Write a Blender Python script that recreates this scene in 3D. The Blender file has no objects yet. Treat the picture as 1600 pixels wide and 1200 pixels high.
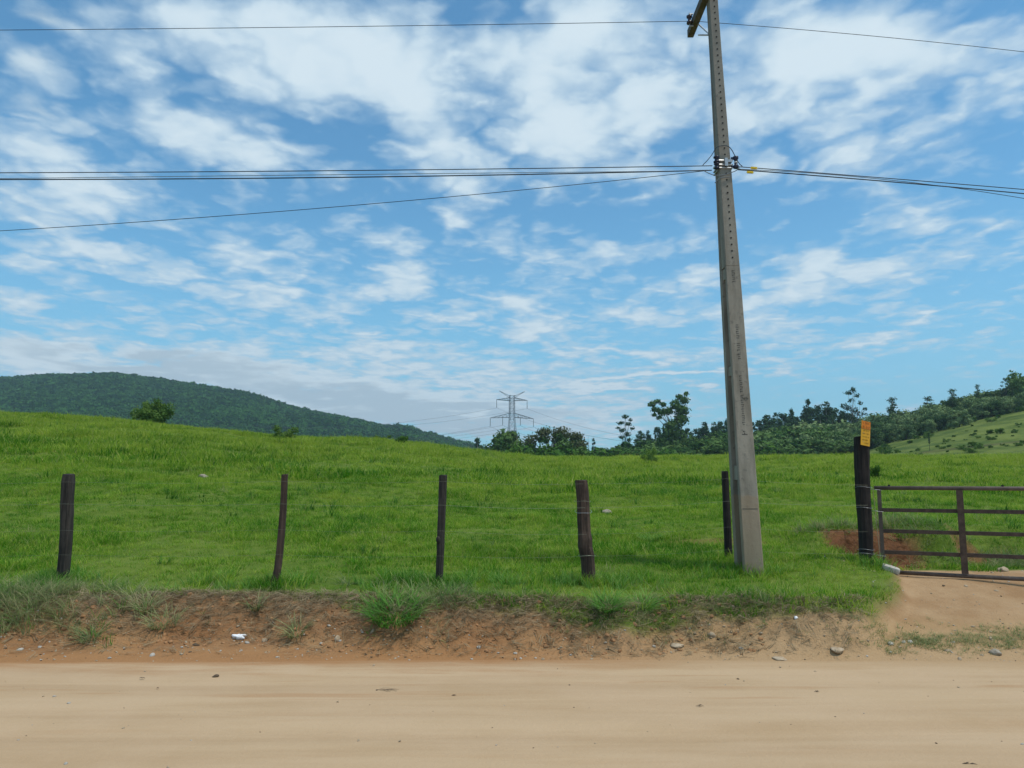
import bpy, math, random
import numpy as np
from mathutils import Vector, Matrix
SC = bpy.context.scene
COL = SC.collection
random.seed(7); RNG = np.random.default_rng(7)
R = math.radians

# ------------------------------------------------------------------ camera
TH = R(7.0); CT, ST = math.cos(TH), math.sin(TH); EYE = 1.7; F = 1200.0
cd = bpy.data.cameras.new('camera'); cam = bpy.data.objects.new('camera', cd); COL.objects.link(cam)
cd.sensor_width = 36; cd.lens = 27.0; cd.clip_end = 20000; cd.clip_start = 0.05
cam.location = (0, 0, EYE); cam.rotation_euler = (R(90) + TH, 0, 0)
SC.camera = cam
SC.render.resolution_x = 1024; SC.render.resolution_y = 768
SC.view_settings.view_transform = 'Standard'; SC.view_settings.look = 'None'
SC.view_settings.exposure = 0.3; SC.view_settings.gamma = 1.0
SC.cycles.volume_bounces = 0; SC.cycles.max_bounces = 8; SC.cycles.transparent_max_bounces = 8
SC.cycles.diffuse_bounces = 3

def ray(u, v):
    a = (u - 800) / F; b = (600 - v) / F
    return a, CT - b * ST, ST + b * CT
def P(u, v, Y):
    dx, dy, dz = ray(u, v); return Vector((dx / dy * Y, Y, EYE + dz / dy * Y))
def slope(v):
    b = (600 - v) / F; return (ST + b * CT) / (CT - b * ST)
slopev = np.vectorize(slope)

# ------------------------------------------------------------------ sun + sky
SUN_EL, SUN_AZ = R(66), R(118)          # azimuth measured clockwise from +Y
sl = bpy.data.lights.new('sun', 'SUN'); so = bpy.data.objects.new('sun', sl); COL.objects.link(so)
sl.energy = 2.5; sl.angle = R(6); sl.color = (1, .93, .82)
sd = Vector((math.cos(SUN_EL) * math.sin(SUN_AZ), math.cos(SUN_EL) * math.cos(SUN_AZ), math.sin(SUN_EL)))
so.rotation_euler = sd.to_track_quat('Z', 'Y').to_euler()

W = bpy.data.worlds.new('World'); SC.world = W; W.use_nodes = True
class NT:
    def __init__(s, tree): s.t = tree; s.n = tree.nodes; s.l = tree.links
    def new(s, ty, **kw):
        n = s.n.new(ty)
        for k, v in kw.items(): setattr(n, k, v)
        return n
    def put(s, sock, val):
        if isinstance(val, bpy.types.NodeSocket): s.l.new(val, sock)
        elif val is not None: sock.default_value = val
    def math(s, op, a, b=None, c=None, clamp=False):
        n = s.new('ShaderNodeMath', operation=op); n.use_clamp = clamp
        s.put(n.inputs[0], a); s.put(n.inputs[1], b); s.put(n.inputs[2], c); return n.outputs[0]
    def vmath(s, op, a, b=None):
        n = s.new('ShaderNodeVectorMath', operation=op); s.put(n.inputs[0], a); s.put(n.inputs[1], b); return n.outputs[0]
    def mix(s, f, a, b):
        n = s.new('ShaderNodeMix', data_type='RGBA'); s.put(n.inputs[0], f)
        s.put(n.inputs[6], a if isinstance(a, bpy.types.NodeSocket) else tuple(a) + (1,))
        s.put(n.inputs[7], b if isinstance(b, bpy.types.NodeSocket) else tuple(b) + (1,)); return n.outputs[2]
    def noise(s, vec, scale, detail=4, rough=.5, dist=0, lac=2.0):
        n = s.new('ShaderNodeTexNoise'); s.put(n.inputs['Vector'], vec); n.inputs['Scale'].default_value = scale
        n.inputs['Detail'].default_value = detail; n.inputs['Roughness'].default_value = rough
        n.inputs['Distortion'].default_value = dist; n.inputs['Lacunarity'].default_value = lac; return n.outputs[0]
    def step(s, x, lo, hi, tlo=0, thi=1, smooth=True):
        n = s.new('ShaderNodeMapRange'); n.interpolation_type = 'SMOOTHSTEP' if smooth else 'LINEAR'
        s.put(n.inputs[0], x); n.inputs[1].default_value = lo; n.inputs[2].default_value = hi
        n.inputs[3].default_value = tlo; n.inputs[4].default_value = thi; return n.outputs[0]
    def comb(s, x, y, z):
        n = s.new('ShaderNodeCombineXYZ'); s.put(n.inputs[0], x); s.put(n.inputs[1], y); s.put(n.inputs[2], z); return n.outputs[0]
    def sep(s, v):
        n = s.new('ShaderNodeSeparateXYZ'); s.put(n.inputs[0], v); return n.outputs
    def mapping(s, v, loc=(0,0,0), rot=(0,0,0), scale=(1,1,1), ty='POINT'):
        n = s.new('ShaderNodeMapping', vector_type=ty); s.put(n.inputs[0], v)
        n.inputs[1].default_value = loc; n.inputs[2].default_value = rot; n.inputs[3].default_value = scale; return n.outputs[0]

# cloud banks: (u, v, half width, half height, tilt in degrees, amount) - aimed as directions in the sky
CLOUDS = [
 (560,60,290,120,20,.7),(860,90,300,130,0,.35),(350,90,220,90,20,.3),(650,170,130,90,40,.55),(700,230,70,50,50,.3),(470,100,120,70,25,.4),(620,135,90,50,0,.25),
 (60,120,120,75,35,.5),(210,60,120,40,15,.3),(200,95,110,40,25,.35),(330,20,200,50,0,.35),(200,5,160,30,0,.25),
 (330,205,165,62,25,.62),(400,240,80,45,20,.45),(245,180,70,40,20,.3),
 (90,245,170,60,30,.5),(120,315,200,42,12,.5),(20,340,100,40,10,.3),
 (900,60,190,110,10,.6),(880,200,150,95,10,.62),(960,270,120,45,5,.45),(820,110,110,80,0,.35),(1010,170,90,100,0,.3),
 (1250,90,210,110,-5,.8),(1420,70,220,90,0,.65),(1150,170,120,80,0,.35),(1290,190,150,60,15,.35),(1180,260,150,45,0,.32),(1420,215,170,50,-20,.34),(1560,130,80,60,0,.2),
 (690,290,75,35,10,.42),(695,332,48,20,8,.5),(640,355,60,18,10,.25),
 (120,400,130,45,15,.42),(230,420,110,35,10,.35),(385,400,110,40,20,.5),(440,460,110,32,15,.5),(330,460,130,30,10,.28),
 (640,415,105,50,20,.5),(600,455,90,45,-10,.38),(690,490,70,16,0,.5),(500,500,120,30,-8,.4),(290,505,110,25,12,.32),
 (20,485,75,28,20,.55),(80,500,70,14,10,.3),(810,480,70,42,15,.62),(860,515,80,24,10,.45),(950,395,60,22,8,.34),(830,410,70,20,5,.24),
 (1060,440,130,32,-5,.4),(1000,490,150,28,0,.34),(1300,395,110,55,-8,.62),(1240,455,130,45,-15,.52),(1450,410,150,24,-8,.42),(1560,350,110,28,-22,.4),(1440,355,60,25,0,.38),(1160,490,110,30,-10,.34),
 (1430,485,120,13,-5,.5),(1380,528,110,15,-4,.5),(1240,548,80,13,-3,.42),(1200,520,120,22,-3,.25),
 (1060,592,260,14,-4,.75),(900,600,240,12,-3,.5),(960,560,260,20,-2,.5),(640,560,240,30,0,.55),(700,590,300,20,0,.5),(430,560,200,26,8,.5),(340,575,150,22,6,.5),(540,600,260,18,6,.55),
 (120,540,200,22,4,.4),(60,570,160,28,0,.4),(700,640,330,46,0,.85),(260,585,320,34,7,.75),(60,560,200,26,0,.45),(520,645,260,30,6,.5),(420,610,300,24,8,.6),(880,660,180,30,0,.45),(1000,640,140,22,0,.25),(30,600,120,30,0,.5),
 # clear gaps
 (520,320,170,60,8,-.45),(560,215,110,50,10,-.38),(860,340,240,26,0,-.35),(1240,325,170,55,0,-.5),(1062,85,30,75,10,-.4),(725,25,32,36,20,-.3),(60,50,90,40,10,-.2),
 (165,150,75,45,20,-.38),(1500,290,170,30,5,-.3),(1570,190,80,40,0,-.25),(40,430,60,30,0,-.3),(450,330,130,25,0,-.25),(1480,600,260,44,0,-.55),(1250,620,200,30,0,-.4),(1250,590,120,10,0,-.1),(740,420,60,40,0,-.3),(1010,350,110,22,0,-.25),(540,430,40,40,0,-.3),(410,500,50,16,0,-.22)]
GREY = [(540,628,360,36,8,1.0),(200,568,300,26,5,.9),(700,665,260,34,0,.8),(850,650,140,26,0,.4),(40,120,200,170,0,.35),(60,10,160,60,0,.4),(1470,120,170,60,10,.28),(20,330,120,120,0,.25),(560,560,180,12,0,.2)]
def build_world():
    g = NT(W.node_tree); g.n.clear()
    tc = g.new('ShaderNodeTexCoord'); d = tc.outputs['Generated']
    x, y, z = g.sep(d)[:3]
    sky = g.new('ShaderNodeTexSky', sky_type='NISHITA'); sky.sun_disc = False
    sky.sun_elevation = SUN_EL; sky.sun_rotation = SUN_AZ; sky.air_density = 1.0; sky.dust_density = .6; sky.ozone_density = 2.2
    skyc = g.vmath('MULTIPLY', sky.outputs[0], SKY_TINT)
    yy = g.math('MAXIMUM', y, .12)
    gx = g.math('DIVIDE', x, yy); gz = g.math('DIVIDE', z, yy)
    front = g.step(y, .1, .35)
    h = g.math('ADD', g.math('MAXIMUM', z, 0), .09)
    px = g.math('DIVIDE', x, h); py = g.math('DIVIDE', y, h)
    pl = g.comb(px, py, 0)
    warp = g.noise(g.mapping(pl, scale=(1, 1, 1)), 1.6, 4, .55)
    plw = g.vmath('ADD', pl, g.comb(g.math('MULTIPLY_ADD', warp, .24, -.12), g.math('MULTIPLY_ADD', warp, -.18, .09), 0))
    rot = g.mapping(plw, rot=(0, 0, R(-38)), scale=(1.0, .85, 1))
    n1 = g.noise(rot, 3.4, 8, .52, 0)
    n2 = g.noise(g.mapping(plw, loc=(5, 3, 0), rot=(0, 0, R(-30)), scale=(1, .8, 1)), 10, 5, .5, 0)
    fw = g.new('ShaderNodeTexNoise'); g.put(fw.inputs['Vector'], pl); fw.inputs['Scale'].default_value = 9; fw.inputs['Detail'].default_value = 5
    vp = g.vmath('ADD', rot, g.vmath('MULTIPLY', g.vmath('SUBTRACT', fw.outputs['Color'], (.5, .5, .5)), (.22, .22, 0)))
    def puffs(sc):
        vo = g.new('ShaderNodeTexVoronoi', feature='SMOOTH_F1'); vo.voronoi_dimensions = '2D'; g.put(vo.inputs['Vector'], vp)
        vo.inputs['Scale'].default_value = sc; vo.inputs['Smoothness'].default_value = .45; return g.math('SUBTRACT', .42, vo.outputs['Distance'])
    pf = g.math('ADD', g.math('MULTIPLY', puffs(6.5), .70), g.math('MULTIPLY', puffs(14), .50))
    # soft warp of the aimed banks so none has a clean outline
    q = g.comb(gx, gz, 0)
    w2 = g.new('ShaderNodeTexNoise'); g.put(w2.inputs['Vector'], pl); w2.inputs['Scale'].default_value = 2.6; w2.inputs['Detail'].default_value = 5
    off = g.vmath('MULTIPLY', g.vmath('SUBTRACT', w2.outputs['Color'], (.5, .5, .5)), (.16, .11, 0))
    q = g.vmath('ADD', q, off)
    def blobs(lst, q):
        acc = None
        for (u, v, ru, rv, rt, am) in lst:
            dx, dy, dz = ray(u, v)
            m = g.mapping(q, loc=(dx / dy, dz / dy, 0), rot=(0, 0, R(-rt)), scale=(1.35 * ru / F, 1.35 * rv / F, 1), ty='TEXTURE')
            gr = g.new('ShaderNodeTexGradient', gradient_type='QUADRATIC_SPHERE'); g.put(gr.inputs[0], m)
            acc = g.math('MULTIPLY_ADD', gr.outputs['Fac'], am * (1.62 if am > 0 else 1.0), acc if acc else 0.0)
        return acc
    B = g.math('MULTIPLY', blobs(CLOUDS, q), front)
    B = g.math('ADD', B, g.step(y, .35, .1, 0, .22))
    cov = g.math('ADD', B, g.math('MULTIPLY_ADD', n1, 1.5, -.76))
    cov = g.math('ADD', cov, g.math('MULTIPLY_ADD', n2, .55, -.26))
    cov = g.math('ADD', cov, pf)
    thin = g.step(cov, -.14, .80, 0, .96)
    thin = g.math('POWER', thin, .85)
    grey = g.math('MULTIPLY', blobs(GREY, q), front)
    grey = g.math('ADD', grey, g.math('MULTIPLY_ADD', n2, .9, -.52), clamp=True)
    core = g.step(cov, .25, 1.15)
    cloud = g.mix(core, CL_THIN, CL_CORE)
    cloud = g.mix(g.step(grey, .05, 1.0, 0, .75), cloud, CL_GREY)
    # haze whitening towards the horizon
    hz = g.step(z, .0, .36, .62, 0)
    base = g.mix(hz, skyc, HORIZON)
    col = g.mix(thin, base, cloud)
    bg = g.new('ShaderNodeBackground'); g.put(bg.inputs[0], col); bg.inputs[1].default_value = SKY_STR
    out = g.new('ShaderNodeOutputWorld'); g.l.new(bg.outputs[0], out.inputs[0])
SKY_STR = 0.10
SKY_TINT = (.66, 1.20, 1.30)
CL_THIN = (4.5, 5.8, 6.8); CL_CORE = (5.9, 6.9, 7.5); CL_GREY = (3.4, 4.4, 5.2); HORIZON = (2.3, 5.1, 7.0)
build_world()
W.cycles.sampling_method = 'MANUAL'; W.cycles.sample_map_resolution = 1024

# ------------------------------------------------------------------ helpers
def tag(o, label=None, cat=None, group=None, kind=None):
    if label: o['label'] = label
    if cat: o['category'] = cat
    if group: o['group'] = group
    if kind: o['kind'] = kind
    return o
def empty(name, loc=(0, 0, 0), rz=0):
    o = bpy.data.objects.new(name, None); o.location = loc; o.rotation_euler = (0, 0, rz); o.empty_display_size = .2
    COL.objects.link(o); return o
class MB:
    def __init__(s): s.v = []; s.f = []; s.m = []
    def add(s, v, f, mi=0):
        k = len(s.v); s.v.extend([tuple(p) for p in v]); s.f.extend([tuple(i + k for i in q) for q in f]); s.m.extend([mi] * len(f))
    def box(s, c, d, M=None, mi=0):
        v = [Vector((sx * d[0] / 2, sy * d[1] / 2, sz * d[2] / 2)) for sx in (-1, 1) for sy in (-1, 1) for sz in (-1, 1)]
        if M is not None: v = [M @ p for p in v]
        v = [p + Vector(c) for p in v]
        s.add(v, [(0,1,3,2),(4,6,7,5),(0,4,5,1),(2,3,7,6),(0,2,6,4),(1,5,7,3)], mi)
    def tube(s, pts, rad, n=8, caps=True, mi=0, squash=1.0):
        pts = [Vector(p) for p in pts]
        if not hasattr(rad, '__len__'): rad = [rad] * len(pts)
        vs = []; up = Vector((0, 0, 1)); prev = None
        for i, p in enumerate(pts):
            t = (pts[min(i + 1, len(pts) - 1)] - pts[max(i - 1, 0)]).normalized()
            if prev is None:
                a = t.cross(up) if abs(t.z) < .95 else t.cross(Vector((0, 1, 0)))
            else: a = prev - t * prev.dot(t)
            a.normalize(); prev = a; b = t.cross(a)
            for k in range(n):
                an = 2 * math.pi * k / n
                vs.append(p + (a * math.cos(an) + b * math.sin(an) * squash) * rad[i])
        fs = [(i * n + k, i * n + (k + 1) % n, (i + 1) * n + (k + 1) % n, (i + 1) * n + k) for i in range(len(pts) - 1) for k in range(n)]
        if caps: fs += [tuple(range(n - 1, -1, -1)), tuple((len(pts) - 1) * n + k for k in range(n))]
        s.add(vs, fs, mi)
    def build(s, name, mats, parent=None, smooth=False):
        me = bpy.data.meshes.new(name); me.from_pydata(s.v, [], s.f); me.update()
        mats = mats if isinstance(mats, (list, tuple)) else [mats]
        for m in mats: me.materials.append(m)
        if len(mats) > 1: me.polygons.foreach_set('material_index', s.m)
        if smooth: me.shade_smooth()
        o = bpy.data.objects.new(name, me); COL.objects.link(o)
        if parent: o.parent = parent
        return o
def npmesh(name, V, Q, mat, parent=None, smooth=False, link=True):
    """V (n,3) array, Q (m,k) index array"""
    me = bpy.data.meshes.new(name); m, k = Q.shape
    me.vertices.add(len(V)); me.vertices.foreach_set('co', np.ascontiguousarray(V, dtype=np.float32).ravel())
    me.loops.add(m * k); me.loops.foreach_set('vertex_index', np.ascontiguousarray(Q, dtype=np.int32).ravel())
    me.polygons.add(m); me.polygons.foreach_set('loop_start', np.arange(0, m * k, k, dtype=np.int32))
    me.update(calc_edges=True)
    if mat: me.materials.append(mat)
    if smooth: me.shade_smooth()
    o = bpy.data.objects.new(name, me)
    if link: COL.objects.link(o)
    if parent: o.parent = parent
    return o
def h2(ix, iy, s):
    v = np.sin(ix * 127.1 + iy * 311.7 + s * 74.7) * 43758.5453; return v - np.floor(v)
def vn(x, y, s=0):
    x = np.asarray(x, float); y = np.asarray(y, float)
    ix = np.floor(x); iy = np.floor(y); fx = x - ix; fy = y - iy
    fx = fx * fx * (3 - 2 * fx); fy = fy * fy * (3 - 2 * fy)
    return (h2(ix, iy, s) * (1 - fx) + h2(ix + 1, iy, s) * fx) * (1 - fy) + (h2(ix, iy + 1, s) * (1 - fx) + h2(ix + 1, iy + 1, s) * fx) * fy
def fbm(x, y, s=0, o=4, g=.5):
    r = 0; a = 1; t = 0
    for k in range(o):
        r = r + a * (vn(np.asarray(x) * 2 ** k + 17.3 * k, np.asarray(y) * 2 ** k - 9.1 * k, s + k) - .5); t += a; a *= g
    return r / t * 2
def S(x, a, b):
    t = np.clip((x - a) / (b - a), 0, 1); return t * t * (3 - 2 * t)

# ------------------------------------------------------------------ materials
def mat(name):
    m = bpy.data.materials.new(name); m.use_nodes = True; g = NT(m.node_tree)
    b = [n for n in g.n if n.type == 'BSDF_PRINCIPLED'][0]; b.inputs['Roughness'].default_value = .8
    b.inputs['Specular IOR Level'].default_value = .3
    return m, g, b
def bump(g, b, h, dist, st=1.0):
    n = g.new('ShaderNodeBump'); n.inputs['Distance'].default_value = dist; n.inputs['Strength'].default_value = st
    g.put(n.inputs['Height'], h); g.l.new(n.outputs[0], b.inputs['Normal'])
def pos(g): return g.new('ShaderNodeNewGeometry').outputs['Position']
def objc(g): return g.new('ShaderNodeTexCoord').outputs['Object']
def attr(g, name): return g.new('ShaderNodeAttribute', attribute_name=name).outputs['Fac']
def simple(name, c1, c2, scale, stretch=(1, 1, 1), rough=.8, bd=.002, metal=0, detail=6):
    m, g, b = mat(name); v = g.mapping(objc(g), scale=stretch)
    n = g.noise(v, scale, detail, .6); n2 = g.noise(v, scale * 6, 4, .6)
    f = g.math('ADD', g.math('MULTIPLY', n, .7), g.math('MULTIPLY', n2, .3))
    g.put(b.inputs['Base Color'], g.mix(g.step(f, .3, .7), c1, c2)); b.inputs['Roughness'].default_value = rough
    b.inputs['Metallic'].default_value = metal
    if bd: bump(g, b, f, bd)
    return m
def leafmat(name, c1, c2, scale=.6, trans=.22, rnd=.25, ndist=None):
    m = bpy.data.materials.new(name); m.use_nodes = True; g = NT(m.node_tree); g.n.clear()
    p = pos(g); n = g.noise(p, scale, 4, .6)
    oi = g.new('ShaderNodeObjectInfo')
    rp = g.new('ShaderNodeNewGeometry').outputs['Random Per Island']
    f = g.math('ADD', n, g.math('MULTIPLY', g.math('SUBTRACT', oi.outputs['Random'], .5), rnd))
    f = g.math('ADD', f, g.math('MULTIPLY', g.math('SUBTRACT', rp, .5), .35))
    c = g.mix(g.step(f, .25, .75), c1, c2)
    d = g.new('ShaderNodeBsdfDiffuse'); g.put(d.inputs[0], c)
    t = g.new('ShaderNodeBsdfTranslucent'); g.put(t.inputs[0], c)
    mx = g.new('ShaderNodeMixShader'); mx.inputs[0].default_value = trans
    g.l.new(d.outputs[0], mx.inputs[1]); g.l.new(t.outputs[0], mx.inputs[2])
    o = g.new('ShaderNodeOutputMaterial'); g.l.new(mx.outputs[0], o.inputs[0])
    return m
def grassmat(name, dark, mid, yel, dry, hbase=True):
    m = bpy.data.materials.new(name); m.use_nodes = True; g = NT(m.node_tree); g.n.clear()
    p = pos(g)
    big = g.noise(g.mapping(p, scale=(1, 1, 0)), .33, 4, .6)
    med = g.noise(g.mapping(p, scale=(1, .6, 0)), 1.7, 4, .6)
    oi = g.new('ShaderNodeObjectInfo').outputs['Random']
    rp = g.new('ShaderNodeNewGeometry').outputs['Random Per Island']
    x, y, z = g.sep(p)[:3]
    f = g.math('ADD', g.math('MULTIPLY', big, .7), g.math('MULTIPLY', med, .5))
    f = g.math('ADD', f, g.math('MULTIPLY_ADD', oi, .2, -.1))
    f = g.math('ADD', f, g.math('MULTIPLY_ADD', rp, .3, -.15))
    c = g.mix(g.step(f, .44, .62), dark, mid)
    far = g.step(y, 11, 40, 0, .85)
    yf = g.math('MULTIPLY', g.step(g.math('ADD', f, g.math('MULTIPLY', far, .24)), .53, .78), .9)
    c = g.mix(yf, c, yel)
    c = g.mix(g.step(rp, .9, .95, 0, .55), c, dry)
    d = g.new('ShaderNodeBsdfPrincipled'); g.put(d.inputs['Base Color'], c); d.inputs['Roughness'].default_value = .55
    d.inputs['Specular IOR Level'].default_value = .12
    t = g.new('ShaderNodeBsdfTranslucent'); g.put(t.inputs[0], c)
    mx = g.new('ShaderNodeMixShader'); mx.inputs[0].default_value = .42
    g.l.new(d.outputs[0], mx.inputs[1]); g.l.new(t.outputs[0], mx.inputs[2])
    o = g.new('ShaderNodeOutputMaterial'); g.l.new(mx.outputs[0], o.inputs[0])
    return m
M_grass = grassmat('grass_blade', (.050, .190, .007), (.135, .335, .015), (.35, .44, .05), (.46, .42, .16))
M_tuft = grassmat('coarse_grass', (.08, .23, .03), (.15, .34, .05), (.22, .38, .09), (.32, .36, .16))
M_dry = grassmat('dusty_grass', (.16, .22, .08), (.27, .32, .13), (.36, .35, .17), (.46, .37, .21))
M_bark = simple('bark', (.05, .042, .035), (.13, .11, .09), 3, (1, 1, .3), bd=.02)
M_palebark = simple('pale_bark', (.16, .14, .12), (.34, .31, .28), 2, (1, 1, .3), bd=.02)
M_euc = leafmat('eucalyptus_leaf', (.026, .064, .030), (.068, .125, .055), .35)
M_hillleaf = leafmat('hill_tree_leaf', (.055, .11, .040), (.21, .29, .12), .25, rnd=.6)
M_darkleaf = leafmat('dark_leaf', (.038, .092, .026), (.12, .20, .06), .35, rnd=.5)
M_bushleaf = leafmat('bush_leaf', (.040, .105, .018), (.085, .165, .03), .5)
M_greenleaf = leafmat('bright_leaf', (.07, .14, .03), (.16, .25, .06), .8)
M_flower = leafmat('pinkish_leaf', (.055, .075, .030), (.125, .135, .065), .6)
M_mount = leafmat('mountain_leaf', (.018, .070, .022), (.062, .17, .042), .012, rnd=.6)

def woodmat(name, c1, c2):
    m, g, b = mat(name); o = objc(g)
    n = g.noise(g.mapping(o, scale=(30, 30, 2.2)), 1, 6, .65, .3); n2 = g.noise(o, 4, 4, .6)
    st = g.noise(g.mapping(o, scale=(90, 90, 3)), 1, 3, .6)
    f = g.math('ADD', g.math('MULTIPLY', n, .6), g.math('MULTIPLY', n2, .4))
    c = g.mix(g.step(f, .35, .68), c1, c2)
    c = g.mix(g.step(st, .62, .72, 0, .7), c, (.008, .007, .006))
    g.put(b.inputs['Base Color'], c); b.inputs['Roughness'].default_value = .9
    bump(g, b, g.math('ADD', n, g.math('MULTIPLY', st, .6)), .008); return m
M_wood = woodmat('dark_weathered_wood', (.014, .012, .010), (.060, .050, .042))
M_woodbr = woodmat('brown_weathered_wood', (.026, .017, .013), (.105, .068, .050))
M_woodblk = woodmat('black_wood', (.009, .007, .007), (.034, .026, .023))
M_steel = simple('galvanised', (.30, .31, .32), (.50, .51, .52), 20, rough=.45, bd=0, metal=.6)
M_fwire = simple('fence_wire', (.14, .16, .12), (.30, .32, .24), 20, rough=.5, bd=0, metal=.3)
M_cable = simple('dark_cable', (.012, .022, .035), (.03, .045, .06), 20, rough=.6, bd=0)
M_cablel = simple('grey_cable', (.10, .12, .14), (.16, .18, .2), 20, rough=.6, bd=0)
M_insul = simple('brown_glazed_insulator', (.020, .014, .022), (.05, .035, .04), 20, rough=.25, bd=0)
M_insblk = simple('navy_insulator', (.010, .014, .035), (.02, .025, .05), 20, rough=.4, bd=0)
M_white = simple('white_porcelain', (.62, .62, .60), (.75, .75, .72), 20, rough=.4, bd=0)
M_rust = simple('rusty_gate_paint', (.050, .031, .023), (.115, .072, .050), 14, rough=.65, bd=.001)
M_rustd = simple('worn_gate_pipe', (.075, .055, .045), (.16, .115, .09), 9, (1, 1, 1), rough=.6, bd=.001)
M_black = simple('hole_shade_and_bolt_black', (.012, .011, .010), (.02, .019, .018), 20, bd=0)  # shade inside the pole's bolt holes as colour; also the black gate bolts
M_ink = simple('dark_ink', (.05, .035, .012), (.07, .05, .02), 20, bd=0)
M_inkstamp = simple('stamped_mark', (.045, .04, .035), (.08, .07, .06), 60, bd=0)
M_yellow = simple('cable_tag_yellow', (.62, .42, .03), (.72, .50, .05), 20, bd=0)
M_signy = simple('sign_yellow', (.55, .27, .012), (.68, .36, .02), 12, rough=.6, bd=0)
M_signo = simple('sign_orange', (.50, .14, .008), (.62, .20, .012), 12, rough=.6, bd=0)
M_lattice = simple('tower_steel', (.085, .10, .12), (.12, .14, .16), 1, bd=0)
M_rock = simple('pale_stone', (.22, .185, .14), (.38, .33, .26), 8, bd=.01)
M_rockw = simple('white_block', (.34, .31, .26), (.54, .50, .44), 10, bd=.006)
M_rocko = simple('sandy_stone', (.30, .22, .14), (.50, .40, .28), 10, bd=.006)
M_paper = simple('white_plastic', (.75, .75, .77), (.85, .85, .86), 10, bd=.003)
M_twig = simple('twig', (.06, .04, .025), (.12, .085, .05), 20, bd=0)

def concrete():
    m, g, b = mat('weathered_concrete'); o = objc(g); x, y, z = g.sep(o)[:3]
    n = g.noise(g.mapping(o, scale=(6, 6, 1.2)), 1, 8, .65); f = g.noise(o, 60, 4, .6); f2 = g.noise(o, 14, 6, .6)
    c = g.mix(g.step(n, .32, .68), (.185, .162, .128), (.315, .278, .225))
    c = g.mix(g.step(z, 2.6, 6.5, 0, .55), c, (.15, .14, .122))
    c = g.mix(g.step(f2, .56, .72, 0, .6), c, (.10, .09, .078))
    dust = g.step(g.math('ADD', z, g.math('MULTIPLY', n, .12)), 1.02, .98, 0, .55)
    c = g.mix(dust, c, (.30, .21, .13))
    g.put(b.inputs['Base Color'], c); b.inputs['Roughness'].default_value = .9
    bump(g, b, g.math('ADD', g.math('MULTIPLY', f, .4), f2), .004); return m
M_conc = concrete()
M_arm = simple('dark_brown_concrete', (.05, .042, .03), (.12, .10, .075), 9, bd=.003)  # crossarm concrete, browner and darker than the shaft

# ------------------------------------------------------------------ terrain
_su = np.array([-900,-400,0,100,200,330,440,600,680,740,790,900,1000,1130,1300,1600,2400], float)
_sv = np.array([596,618,639,644,652,666,676,682,690,698,706,708.5,706,706.5,707,707,707], float)
_sa = (_su - 800) / F; _se = slopev(_sv)
YC = 50.0
def edge_y(x):
    base = np.interp(x, [-12,-6.9,-5.6,-4.6,-3.4,-2.6,-1.9,-1.3,-.7,.2,.8,1.2,1.6,2.3,3.0,3.8,4.6],
                        [8.75,8.62,8.7,8.75,8.95,9.0,8.75,8.5,8.65,8.6,8.45,8.25,8.7,8.5,8.45,8.5,9.0])
    return base + .20 * fbm(x * 1.3, x * 0, 31, 3) + .05 * fbm(x * 6, x * 0, 33, 2)
def pasture_m(x, y):
    a = np.clip(x / np.maximum(y, 14.0), -1.4, 1.3)
    e = np.interp(a, _sa, _se)
    return (e * YC + 1.21 + .20) / (YC - 9.3)
def drive_mask(x, y):
    n = .12 * fbm(x * 2, y * 2, 41, 3)
    xb = np.interp(y, [7.2, 8.3, 9.2, 10.1, 10.7, 11.2, 12.5], [3.2, 3.9, 4.6, 5.05, 5.0, 4.75, 4.75]) + n
    yb = 11.55 + n * 2 + .25 * S(x, 6.0, 7.2) ; wb = .26 + 1.0 * S(x, 6.3, 7.6)
    return S(x, xb - .22, xb + .12) * (1 - S(y, yb, yb + wb)) * (1 - S(x, 10.2, 11.2))
_mu = np.array([-1500,-900,-400,0,60,120,170,240,300,380,460,540,600,640,660,720,760,830,1000,1300], float)
_mv = np.array([640,612,600,590,585,583.5,583,592,601,613,633,648,660,662,670,686,696,712,735,745], float)
_ma = (_mu - 800) / F; _me = slopev(_mv)
MY = 1250.0
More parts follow.
